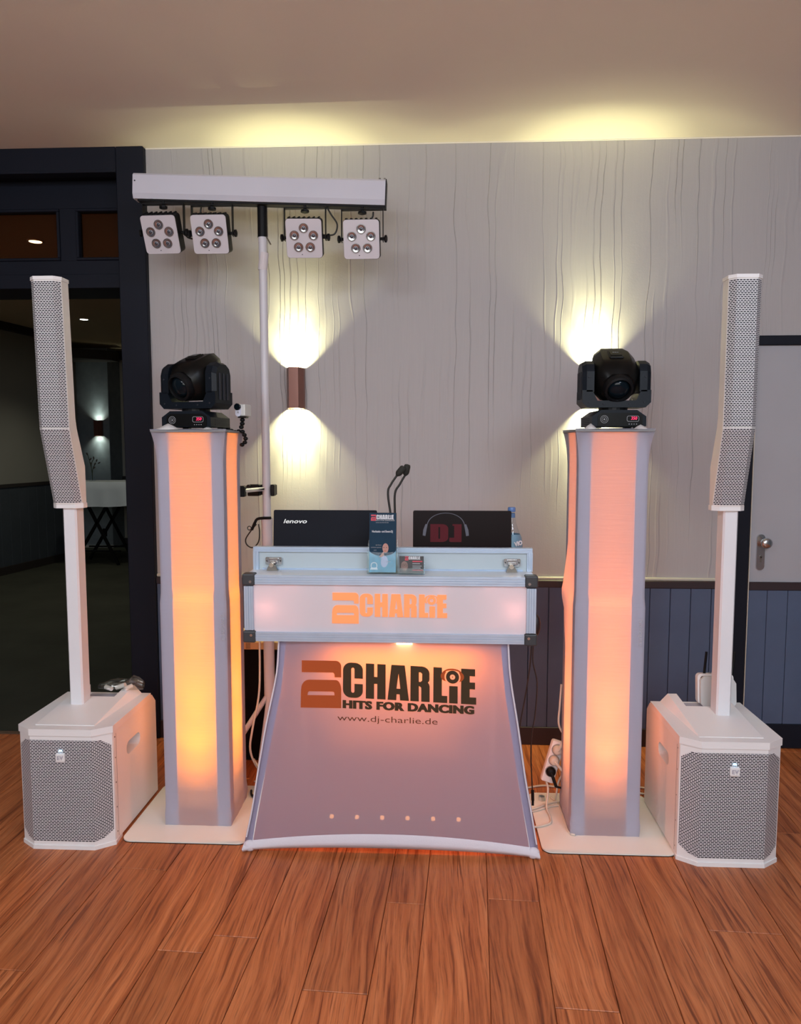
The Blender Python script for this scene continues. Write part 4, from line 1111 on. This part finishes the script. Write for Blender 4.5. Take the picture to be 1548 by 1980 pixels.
for (ex, ez) in ((.0045, .088), (.0135, .088)): on_b(shapes([arc(ex, ez, .0022, 0, 330, 8, .0009)], .0001), M_black, 0, 0, .0072, 'portrait_print')
on_b(shapes([arc(.009, .0765, .0038, 0, 330, 8, .0011)], .0001), M_red, 0, 0, .0072, 'portrait_print')
on_b(shapes([arc(.006, .040, .013, 200, 520 - 20, 12, .020)] , .0001), mat('hand_print', (.40, .42, .58), .5, var=.3, vscale=150), 0, 0, .0069, 'portrait_print')
for a_ in (-38, -18, 2, 20): on_b(shapes([[(0, -.0018), (.016, -.001), (.016, .001), (0, .0018)]], .0001), MATS['hand_print'], .012, .040, .0070, 'portrait_print').rotation_euler = (0, 0, 0)
on_b(shapes([arc(-.029, .026, .0115, 0, 350, 20), arc(-.029, .026, .0090, 0, 350, 20)[::-1]], .0001), M_prt, 0, 0, .0069, 'seal_print')
on_b(shapes([[(-.043, .012), (-.015, .012), (-.019, .019), (-.039, .019)]], .0001), M_prt, 0, 0, .0070, 'seal_print')
def mini_logo(parent, M, s, white, red):
    for ch in ('C', 'H', 'A', 'R', 'L', 'i', 'E', 'rec'): put('logo_letter', shapes([[(p[0] * s, p[1] * s) for p in l] for l in glyph(ch)], .0001), white, parent, M)
    for ch in ('D', 'J'): put('logo_letter', shapes([[(p[0] * s, p[1] * s) for p in l] for l in glyph(ch)], .0001), red, parent, M)
M_pred = mat('print_red', (.52, .03, .06), .5, var=.05)
mini_logo(bro, Mb @ T((-.022, -.0070, .185)), .0158, M_prt, M_pred)
on_b(letters('HITS FOR DANCING', .0062, .0002, 1.15, 0), M_prtg, .008, .1795, .0070, 'print_line')
on_b(letters('www.dj-charlie.de', .0055, 0, 1.1, 0), M_prtg, -.002, .1725, .0070, 'print_line')
on_b(letters('Hochzeits- und Event-DJ', .0100, .0002, .72, 0), M_prt, -.001, .140, .0070, 'print_line')
on_b(letters('die Feiern', .0050, 0, 1, 0), M_prtg, -.014, .095, .0070, 'print_line')
on_b(letters('auf denen getanzt', .0050, 0, 1, 0), M_prtg, -.022, .087, .0070, 'print_line')
on_b(letters('wird', .0050, 0, 1, 0), M_prtg, -.026, .0775, .0070, 'print_line')
# card holder
ch_ = thing('card_holder', 'small clear holder of business cards right of the brochures', 'card holder', (-.087, 2.54, .966))
Mc = T((-.087, 2.540, .968)) @ Matrix.Rotation(math.radians(-10), 4, 'X')
bm = nb(); box(bm, -.045, .045, -.010, -.0085, 0, .018, 0, Mc); box(bm, -.045, .045, .010, .0115, 0, .04, 0, Mc); box(bm, -.046, -.0445, -.010, .0115, 0, .03, 0, Mc); box(bm, .0445, .046, -.010, .0115, 0, .03, 0, Mc); box(bm, -.045, .045, -.010, .03, -.001, .001, 0, T((-.087, 2.540, .968)))
obj('acrylic_tray', bm, ACRYL, ch_)
bm = nb(); box(bm, -.0415, .0415, -.006, .008, .002, .060, .0006, Mc); cd = obj('card_stack', bm, mat('card_dark', (.022, .018, .020), .5, var=.2), None); tag(cd, 'stack of dark business cards with a red and white DJ logo and a face', 'business card')
mini_logo(cd, Mc @ T((-.010, -.0068, .0485)), .0105, M_prt, M_pred)
for (z_, w_, m_) in ((.0400, .034, M_pred), (.033, .026, M_prtg), (.025, .032, M_prtg), (.019, .028, M_prtg), (.011, .036, M_pred)): put('print_line', shapes([[(0, 0), (w_, 0), (w_, .0026 if z_ != .04 else .004), (0, .0026 if z_ != .04 else .004)]], .0001), m_, cd, Mc @ T((.003, -.0066, z_)))
put('portrait_print', shapes([arc(-.024, .026, .012, 0, 345, 18, .017)], .0001), mat('skin_dim', (.20, .12, .10), .5, var=.4, vscale=150), cd, Mc @ T((0, -.0066, 0)))
put('portrait_print', shapes([arc(-.029, .029, .0042, 0, 345, 12), arc(-.029, .029, .0034, 0, 345, 12)[::-1], arc(-.019, .029, .0042, 0, 345, 12), arc(-.019, .029, .0034, 0, 345, 12)[::-1]], .0001), M_black, cd, Mc @ T((0, -.0070, 0)))

# ------------------------------------------------------------------ white light stand with T-bar and four PAR heads
ls = thing('light_stand', 'tall white light stand with a T-bar, standing behind the DJ booth', 'light stand', (-.723, 3.15, 0))
M_pole = mat('stand_grey', (.62, .60, .64), .4, var=.05)
PX = -.724
bm = nb(); cyl(bm, (PX, 3.15, 2.24), (PX, 3.15, 2.42), .0185); cyl(bm, (PX, 3.15, 1.09), (PX, 3.15, 2.26), .0175); obj('upper_tube', bm, M_pole, ls, smooth='auto')
bm = nb(); cyl(bm, (PX, 3.15, 2.262), (PX, 3.15, 2.405), .0205); obj('black_sleeve', bm, M_black, ls, smooth='auto')
bm = nb(); cyl(bm, (PX, 3.15, .30), (PX, 3.15, 1.095), .0235); cyl(bm, (PX, 3.15, 1.075), (PX, 3.15, 1.10), .0250); cyl(bm, (PX, 3.15, 1.02), (PX, 3.15, 1.024), .0245); obj('lower_tube', bm, M_pole, ls, smooth='auto')
bm = nb(); cyl(bm, (PX + .005, 3.15, 2.20), (PX - .002, 3.15, 2.13), .0195); obj('tape_wrap', bm, mat('white_tape', (.66, .60, .62), .7, bump=.5, bscale=80, var=.05), ls)
bm = nb(); cyl(bm, (PX + .018, 3.14, 2.262), (PX + .038, 3.13, 2.228), .003, n=8); obj('lock_pin', bm, M_steelb, ls)
bm = nb()
for a_ in (215, 270, 325):
    c_, s_2 = math.cos(math.radians(a_)), math.sin(math.radians(a_)); cyl(bm, (PX, 3.15, .34), (PX + .25 * c_, 3.15 + .25 * s_2, .012), .011, n=10)
obj('tripod_leg', bm, M_pole, ls)
# T-bar
TB = T((-.729, 3.13, 2.4425)) @ Matrix.Rotation(math.atan(.0415), 4, 'Y')
bm = nb(); prism(bm, [(-.030, -.030), (-.022, -.050), (.030, -.050), (.030, .050), (-.022, .050), (-.030, .042)], -.516, .516, 'x', TB); bar = obj('cross_bar', bm, mat('bar_white', (.60, .59, .66), .35, var=.05), ls)
bm = nb(); box(bm, -.500, .520, -.018, .026, -.058, -.050, .001, TB); obj('under_rail', bm, M_black, bar)
bm = nb(); box(bm, .5165, .5195, -.030, .030, -.055, .050, .001, TB); obj('end_plate', bm, M_black, bar)
bm = nb()
for x_ in (.490, .510): box(bm, x_ - .004, x_ + .004, -.010, .010, .048, .060, .001, TB)
obj('cable_hook', bm, M_steelb, bar)
bm = nb(); cyl(bm, TB @ Vector((-.507, -.0315, .018)), TB @ Vector((-.507, -.029, .018)), .003, n=8); obj('screw', bm, M_joint, bar)


def par(cx, zc, label, yaw=0, pitch=22):
    zbar = 2.4425 - (cx + .729) * .0415 - .058
    t = thing('par_light', label, 'stage light', (cx, 3.11, zc), 0, 'four flat PAR lights under the T-bar')
    o = lambda n, bm, m, p=t, **k: obj(n, bm, m, p, local=True, **k)
    M = Matrix.Rotation(math.radians(yaw), 4, 'Z') @ Matrix.Rotation(math.radians(pitch), 4, 'X')
    bm = nb(); prism(bm, rrect(-.0725, .0725, -.075, .075, .013, 4), -.040, .016, 'y', M); hs = o('housing', bm, M_black)
    bm = nb()
    for i in range(7): box(bm, -.065 + i * .02, -.058 + i * .02, -.03, .020, .068, .080, .002, M)
    obj('heat_fin', bm, M_black, hs, local=True)
    Fm = mat('par_face', (.60, .56, .60), .35, var=.04)
    bm = nb(); prism(bm, rrect(-.0715, .0715, -.074, .074, .0125, 4), -.0435, -.0395, 'y', M); fc = o('face_plate', bm, Fm)
    for i in range(5):
        a = math.radians(90 + 72 * i); lx, lz = .040 * math.cos(a), .040 * math.sin(a) - .001
        Ml = M @ T((lx, -.0430, lz)) @ Matrix.Rotation(PI / 2, 4, 'X')
        bm = nb(); lathe(bm, [(.0185, 0), (.0185, .0022), (.0165, .0026), (.010, .0006), (.0065, .0004)], 22, Ml, cap=False); cp = obj('reflector', bm, M_cup, fc, local=True, smooth='auto')
        bm = nb(); lathe(bm, [(.0070, .0002), (.0070, .003), (.004, .0048), (.001, .005)], 14, Ml); obj('lens', bm, mat('led_lens', (.05, .06, .08), .1, coat=1, var=.2), cp, local=True, smooth=True)
        bm = nb(); lathe(bm, [(.0178, .0030), (.0190, .0033), (.0190, .0002)], 22, Ml, cap=False); obj('lens_rim', bm, M_steelb, cp, local=True)
    bm = nb(); cyl(bm, M @ Vector((-.01, -.0445, -.062)), M @ Vector((-.01, -.0430, -.060)), .0018, n=8); obj('sensor', bm, M_joint, fc, local=True)
    # yoke bracket up to the bar
    ht = zbar - zc
    bm = nb()
    for s in (-1, 1): box(bm, s * .084 - .0015, s * .084 + .0015, -.012, .012, -.012, ht - .012, .0005)
    box(bm, -.0855, .0855, -.012, .012, ht - .014, ht - .010, .0005); o('bracket', bm, M_black)
    bm = nb(); cyl(bm, (0, 0, ht - .028), (0, 0, ht + .0), .006, n=10)
    lathe(bm, [(.008, 0), (.017, .003), (.017, .011), (.008, .014)], 8, T((0, -.002, ht - .032))); o('clamp_knob', bm, M_black)
    for s in (-1, 1):
        bm = nb(); cyl(bm, (s * .070, 0, 0), (s * .094, 0, 0), .006, n=10)
        lathe(bm, [(.008, 0), (.015, .003), (.015, .011), (.006, .014)], 8, T((s * .088, 0, 0)) @ Matrix.Rotation(s * PI / 2, 4, 'Y')); o('side_knob', bm, M_black)
    return t


par(-1.122, 2.276, 'flat white-faced PAR light, leftmost of four under the T-bar, in front of the dark post', -2, 26)
par(-.921, 2.270, 'flat white-faced PAR light hanging just left of the light-stand pole', 0, 20)
par(-.540, 2.249, 'flat white-faced PAR light hanging just right of the light-stand pole', 3, 20)
par(-.307, 2.240, 'flat white-faced PAR light, rightmost of four at the right end of the T-bar', 0, 17)
def cable(name, label, pts, r=.0035, m=None, group=None):
    bm = nb(); tube(bm, pts, r, 8, 6); o = obj(name, bm, m or M_cableb, None, smooth=True, origin=pts[0]); tag(o, label, 'cable', group); return o
cable('link_cable', 'black cable looping from the bar down to the third PAR light', [(-.460, 3.13, 2.384), (-.437, 3.13, 2.345), (-.412, 3.13, 2.305), (-.422, 3.13, 2.268), (-.452, 3.13, 2.262), (-.475, 3.12, 2.262)], .0035)
cable('link_cable', 'short black cable between the two left PAR lights', [(-1.045, 3.14, 2.275), (-1.030, 3.14, 2.262), (-1.005, 3.14, 2.258), (-.985, 3.14, 2.262)], .0035)
cable('link_cable', 'short black cable curving down onto the rightmost PAR light', [(-.265, 3.14, 2.355), (-.268, 3.14, 2.335), (-.285, 3.15, 2.320), (-.30, 3.15, 2.315)], .0035)
cable('link_cable', 'short black cable dropping onto the second PAR light', [(-.975, 3.14, 2.385), (-.978, 3.14, 2.36), (-.970, 3.14, 2.34)], .0035)

# clamp tying tower to stand pole
cl = thing('pole_clamp', 'black bracket clamp joining the left fabric tower to the stand pole', 'clamp', (-.735, 3.08, 1.23))
bm = nb(); box(bm, -.790, -.745, 2.865, 2.90, 1.208, 1.250, .003, T((0, 0, 0))); box(bm, -.742, -.735, 2.87, 2.89, 1.20, 1.25) if False else None
obj('tower_jaw', bm, M_black, cl)
bm = nb(); cyl(bm, (-.752, 2.885, 1.231), (-.728, 3.095, 1.226), .0085, n=12); obj('link_rod', bm, M_steel, cl)
bm = nb(); box(bm, -.798, -.7485, 3.115, 3.165, 1.195, 1.243, .003); box(bm, -.700, -.684, 3.115, 3.165, 1.195, 1.243, .003); box(bm, -.798, -.684, 3.165, 3.175, 1.197, 1.241, .002); obj('pole_jaw', bm, M_black, cl)
bm = nb(); cyl(bm, (-.790, 3.10, 1.235), (-.790, 3.115, 1.235), .009, n=10); obj('wing_screw', bm, M_black, cl)
# strap loop on the pole
sp = thing('cable_strap', 'thin black strap looped on the stand pole left of the first laptop', 'strap', (-.75, 3.13, 1.09))
bm = nb(); tube(bm, [(-.765, 3.13, 1.075), (-.790, 3.13, 1.045), (-.812, 3.13, 1.010), (-.806, 3.13, .985), (-.782, 3.13, .975), (-.758, 3.13, .998), (-.752, 3.13, 1.04), (-.756, 3.13, 1.075)], .0028, 8); obj('loop', bm, M_cableb, sp, smooth=True)
bm = nb(); tube(bm, [(-.785, 3.13, 1.050), (-.772, 3.13, 1.08), (-.756, 3.13, 1.098), (-.700, 3.118, 1.103)], .006, 8); obj('buckle', bm, M_black, sp, smooth=True)
bm = nb(); tube(bm, arc3 := [(-.795 + .008 * math.cos(a / 8 * 2 * PI), 3.128, 1.058 + .008 * math.sin(a / 8 * 2 * PI)) for a in range(9)], .002, 6, 2); obj('ring', bm, M_cableb, sp)

# action camera on a jointed tripod
ac = thing('action_camera', 'small white action camera on a black ball-jointed tripod at the left tower top', 'camera', (-.748, 2.80, 1.52))
M = T((-.733, 2.80, 1.538)) @ R(-12, 'Z')
bm = nb(); box(bm, -.020, .018, -.010, .045, -.022, .022, .004, M, 2); obj('camera_body', bm, mat('camera_white', (.62, .62, .60), .4, var=.04), ac)
bm = nb(); prism(bm, rrect(-.0195, .003, -.024, .023, .011, 5), -.014, -.009, 'y', M); obj('front_plate', bm, mat('camera_front', (.72, .72, .85), .4, var=.03), ac)
bm = nb(); lathe(bm, [(.0125, 0), (.0125, .008), (.010, .010), (.002, .0085)], 20, M @ T((-.0085, -.013, .012)) @ R(90, 'X')); obj('lens', bm, M_lens, ac, smooth='auto')
put('front_mark', letters('A', .011, .0004, 1, 0), M_prtg, ac, M @ T((-.008, -.0146, -.012)))
gp = thing('flexible_tripod', 'black ball-jointed flexible tripod wrapped round the left tower top corner', 'tripod', (-.742, 2.80, 1.49))
def balls(pts, parent, r=.0088):
    P = smooth_pts(pts, 12); last = None
    for p in P:
        if last is None or (p - last).length > .0135:
            bm = nb(); ball(bm, (0, 0, 0), r, 10, (1, 1, .82)); o = obj('ball_joint', bm, M_black, None, smooth=True); o.parent = parent; o.location = wmat(parent).inverted() @ p; last = p.copy()
bm = nb(); box(bm, -.745, -.713, 2.785, 2.825, 1.509, 1.5145, .002); obj('mount_plate', bm, M_black, gp)
balls([(-.732, 2.805, 1.502), (-.733, 2.805, 1.488), (-.737, 2.805, 1.474), (-.741, 2.80, 1.465)], gp, .0098)
balls([(-.746, 2.80, 1.460), (-.765, 2.80, 1.458), (-.79, 2.80, 1.4735), (-.83, 2.83, 1.4735)][:3], gp, .0090)
balls([(-.731, 2.80, 1.458), (-.722, 2.80, 1.440), (-.720, 2.80, 1.425), (-.727, 2.795, 1.412), (-.740, 2.79, 1.406)], gp, .0095)

# ------------------------------------------------------------------ behind the booth
bc = thing('black_draped_case', 'black draped case with a wooden top edge behind the booth, under its left end', 'case', (-.72, 3.25, 0))
bm = nb(); box(bm, -.92, -.30, 3.22, 3.44, .0, .515, .004); obj('drape', bm, M_cloth, bc)
bm = nb(); box(bm, -.92, -.30, 3.19, 3.44, .515, .55, .003); obj('wooden_edge', bm, mat('plywood', (.55, .36, .19), .6, var=.15), bc)
bm = nb(); box(bm, -.835, -.815, 3.186, 3.19, .52, .545); obj('hinge', bm, M_steelb, bc)

# hanging black cables and pouch at the right end of the case
cable('usb_cable', 'thin black cable hanging from the case right end down to a plug above the floor', [(.352, 2.70, .694), (.351, 2.70, .62), (.367, 2.70, .542), (.362, 2.70, .425), (.351, 2.70, .347), (.352, 2.72, .26), (.356, 2.73, .189), (.362, 2.74, .11)], .0026)
bm = nb(); cyl(bm, (.362, 2.74, .115), (.364, 2.742, .075), .006, n=10); box(bm, .3595, .3685, 2.739, 2.745, .055, .075); o_ = obj('usb_plug', bm, M_black, bpy.data.objects['usb_cable'])
cable('power_lead', 'thin black cable slanting from the case right end behind the skirt edge', [(.346, 2.70, .70), (.340, 2.70, .60), (.325, 2.70, .49), (.310, 2.70, .40), (.303, 2.70, .34)], .0026)
bm = nb(); ball(bm, (0, 0, 0), .030, 14, (.55, .6, 1.3)); po = obj('pouch_body', bm, mat('pouch_dark', (.02, .008, .008), .5, var=.2), None, smooth=True); 
po.name = 'cable_pouch'; po.location = (.350, 2.62, .775); tag(po, 'small dark round pouch hanging on the right end of the flight case', 'pouch')
bm = nb(); tube(bm, [(.0, 0, .03), (-.004, 0, .05), (-.010, 0, .058)], .003, 6); o_ = obj('strap', bm, M_cableb, None); o_.parent = po

# ------------------------------------------------------------------ power strip, plugs and cables at the right tower
ps = thing('power_strip', 'white three-socket power strip hanging at the left side of the right tower', 'power strip', (.455, 2.90, .10))
Mp = T((.458, 2.872, .178)) @ R(17, 'Y') @ R(-6, 'X')
bm = nb(); box(bm, -.026, .026, -.012, .022, -.088, .078, .008, Mp, 2); obj('housing', bm, M_white2, ps, smooth='auto')
for i, zz in enumerate((.046, .003, -.042)):
    bm = nb(); lathe(bm, [(.0215, 0), (.0215, .003), (.019, .003), (.019, .0008)], 22, Mp @ T((0, -.0122, zz)) @ R(90, 'X'), cap=False); so = obj('socket', bm, mat('socket_grey', (.35, .33, .32), .5, var=.1), ps)
for i, (zz, m_, nm, lab, end) in enumerate(((.046, M_cable, 'power_plug', 'pale grey plug in the top socket of the power strip', (0.010, -.028, .105)),
                                            (.003, M_cable, 'power_plug', 'pale grey plug in the middle socket of the power strip', (.045, -.035, -.025)),
                                            (-.042, M_black, 'power_plug', 'black angled plug in the lowest socket of the power strip', (.030, -.040, -.085)))):
    p = thing(nm, lab, 'plug', tuple(Mp @ Vector((0, -.014, zz))), 0, 'plugs in the power strip')
    bm = nb(); lathe(bm, [(.0185, 0), (.0190, .008), (.016, .018), (.010, .022)], 18, Mp @ T((0, -.0130, zz)) @ R(90, 'X')); obj('plug_body', bm, m_, p, smooth='auto')
    bm = nb(); tube(bm, [Mp @ Vector((0, -.030, zz)), Mp @ Vector((end[0] * .5, -.036, (zz + end[2]) / 2)), Mp @ Vector(end)], .0062, 8); obj('strain_relief', bm, m_, p, smooth=True)
WC = 'white cables around the right tower'
tp = Mp @ Vector((.010, -.028, .105)); bt_ = Mp @ Vector((.0, 0, -.09)); md_ = Mp @ Vector((.045, -.035, -.025)); lo_ = Mp @ Vector((.030, -.040, -.085))
cable('white_cable', 'white cable rising from the power strip up behind the right tower', [tuple(tp), (.474, 2.85, .331), (.478, 2.86, .40), (.486, 2.88, .48)], .0040, M_cable, WC)
cable('white_cable', 'white cable from the foot of the power strip looping over the plate to the booth', [tuple(bt_), (.436, 2.845, .07), (.425, 2.80, .020), (.430, 2.75, .0115), (.425, 2.70, .0115), (.395, 2.675, .0115), (.355, 2.66, .0045 + .0075)], .0042, M_cable, WC)
cable('white_cable', 'white cable lying across the plate from the right tower to the booth skirt', [(.492, 2.868, .0115), (.46, 2.862, .0115), (.42, 2.835, .0115), (.372, 2.80, .0115), (.345, 2.79, .0115)], .0036, M_cable, WC)
cable('white_cable', 'second thinner white cable across the plate just in front of the first', [(.488, 2.835, .0115), (.45, 2.828, .0115), (.41, 2.805, .0115), (.375, 2.785, .0115), (.345, 2.775, .0115)], .0032, M_cable, WC)
cable('white_cable', 'white cable dropping from the middle plug down beside the tower cover', [tuple(md_), (.478, 2.855, .10), (.470, 2.86, .04), (.468, 2.875, .0125), (.455, 2.90, .0125)], .0038, M_cable, WC)
cable('white_cable', 'white cable running along the floor behind the right plate towards the wall side', [(.36, 2.99, .0045), (.44, 3.02, .0045), (.52, 3.01, .0045), (.70, 3.035, .0045), (.844, 3.021, .0045), (.90, 2.995, .0045), (.95, 2.97, .0045)], .0042, M_cable, WC)
cable('white_cable', 'white cable on the floor between the right plate and the right subwoofer', [(.70, 2.985, .0045), (.80, 2.975, .0045), (.85, 2.962, .0045), (.93, 2.945, .0045)], .0042, M_cable, WC)
cable('white_cable', 'white cable laid round the foot of the right tower cover', [(.478, 2.86, .0115), (.479, 2.76, .0115), (.478, 2.67, .0115), (.483, 2.625, .0115), (.50, 2.612, .0115)], .0036, M_cable, WC)
cable('plug_lead', 'black lead from the black plug curving down behind the tower cover', [tuple(lo_), (.492, 2.845, .075), (.498, 2.862, .045), (.498, 2.90, .0125), (.50, 2.93, .0125)], .0042, M_cableb)
nt_ = thing('hex_nut', 'big galvanised hexagon nut lying on the rear left corner of the right plate', 'nut', (.418, 2.887, .007))
bm = nb(); n = 6
ro = [(.0135 * math.cos(PI / 3 * i + .3), .0135 * math.sin(PI / 3 * i + .3)) for i in range(6)]
rings = [[(p[0] * .96, p[1] * .96, 0) for p in ro], [(p[0], p[1], .002) for p in ro], [(p[0], p[1], .014) for p in ro], [(p[0] * .95, p[1] * .95, .016) for p in ro], [(p[0] * .58, p[1] * .58, .016) for p in ro], [(p[0] * .55, p[1] * .55, .002) for p in ro]]
loft(bm, rings); obj('nut_body', bm, mat('galvanised', (.62, .70, .70), .3, metal=.8, var=.1), nt_, local=True)
# cables behind the left tower
cable('stand_cable', 'white cable running down behind the stand pole to the floor left of the skirt', [(-.752, 3.10, .62), (-.745, 3.05, .38), (-.757, 2.98, .25), (-.765, 2.96, .16), (-.745, 2.98, .08), (-.70, 2.99, .02)], .0045, M_cable)
cable('floor_cable', 'white cable crossing the gap between left tower and skirt near the floor', [(-.757, 2.99, .105), (-.70, 2.90, .085), (-.64, 2.86, .05), (-.60, 2.85, .03)], .0040, M_cable)
cable('floor_cable', 'lower white cable lying between left tower and skirt', [(-.762, 3.0, .0045), (-.70, 3.02, .0045), (-.63, 3.0, .0045), (-.55, 3.0, .0045)], .0040, M_cable)
cable('floor_lead', 'thick black cable curving on the left plate beside the skirt edge', [(-.748, 2.90, .0125), (-.735, 2.86, .0125), (-.70, 2.83, .0125), (-.66, 2.84, .0125), (-.62, 2.88, .0125)], .0050, M_cableb)

# ------------------------------------------------------------------ small box with antennas on the right subwoofer
mx_ = thing('wireless_mixer', 'white rounded wireless box with two black antennas behind the right speaker pole', 'wireless box', (1.049, 2.79, .434))
M = T((1.049, 2.785, .434)) @ R(-7, 'X')
bm = nb(); prism(bm, [(-.064, .012), (-.056, .002), (.056, .002), (.066, .014), (.066, .088), (.050, .112), (-.050, .112), (-.064, .098)], -.010, .004, 'y', M); obj('front_shell', bm, mat('box_white', (.62, .62, .62), .4, var=.04), mx_)
bm = nb(); prism(bm, rrect(-.070, .062, .008, .120, .014, 4), .006, .032, 'y', M); obj('rear_shell', bm, M_white2, mx_)
bm = nb(); prism(bm, rrect(-.060, .056, .010, .112, .010, 4), .003, .007, 'y', M); obj('shell_gap', bm, M_steelb, mx_)
for (xa, xb) in ((-.042, -.030), (.060, .074)):
    bm = nb(); cyl(bm, M @ Vector((xa, .02, .108)), M @ Vector((xb, .024, .200)), .0052, .0046, 10); cyl(bm, M @ Vector((xa, .02, .104)), M @ Vector((xa, .02, .116)), .007, n=10); obj('antenna', bm, M_black, mx_)
bm = nb(); cyl(bm, M @ Vector((-.020, .018, .116)), M @ Vector((-.020, .018, .124)), .006, n=10); obj('connector', bm, M_steel, mx_)
put('rating_label', shapes([[(0, 0), (.020, 0), (.020, .018), (0, .018)]], .0002), M_prtg, mx_, M @ T((-.022, -.0108, .014)))

# ------------------------------------------------------------------ plastic bag with white tubes on the left subwoofer
bg = thing('plastic_bag', 'crumpled clear plastic bag on the left subwoofer behind its pole', 'bag', (-1.235, 2.78, .455))
bm = nb(); rn = random.Random(5); rings = []
for i in range(9):
    u = i / 8; ring = []
    for j in range(18):
        a = 2 * PI * j / 18; hw_ = .036 * math.sin(PI * min(max(u, .06), .97)) ** .5
        hgt = .020 * math.sin(PI * min(max(u, .06), .97)) ** .4 + (.010 if u > .7 else 0)
        ring.append((-1.312 + u * .175, 2.795 + hw_ * math.cos(a) * rn.uniform(.85, 1.15), .462 + hgt + hgt * math.sin(a) * rn.uniform(.72, 1.1)))
    rings.append(ring)
loft(bm, rings); obj('bag_film', bm, BAG, bg)
for i, (p, q, lab) in enumerate((((-1.285, 2.79, .470), (-1.255, 2.775, .468), 'short white plug tube at the left inside the plastic bag'), ((-1.243, 2.79, .468), (-1.205, 2.785, .482), 'white plug tube tilted up in the middle of the plastic bag'), ((-1.203, 2.775, .467), (-1.185, 2.80, .474), 'short white plug tube at the right inside the plastic bag'))):
    bm = nb(); cyl(bm, p, q, .0085, n=14); o_ = obj('plug_tube', bm, M_white2, None, smooth='auto', origin=p); tag(o_, lab, 'tube', 'white tubes in the bag')
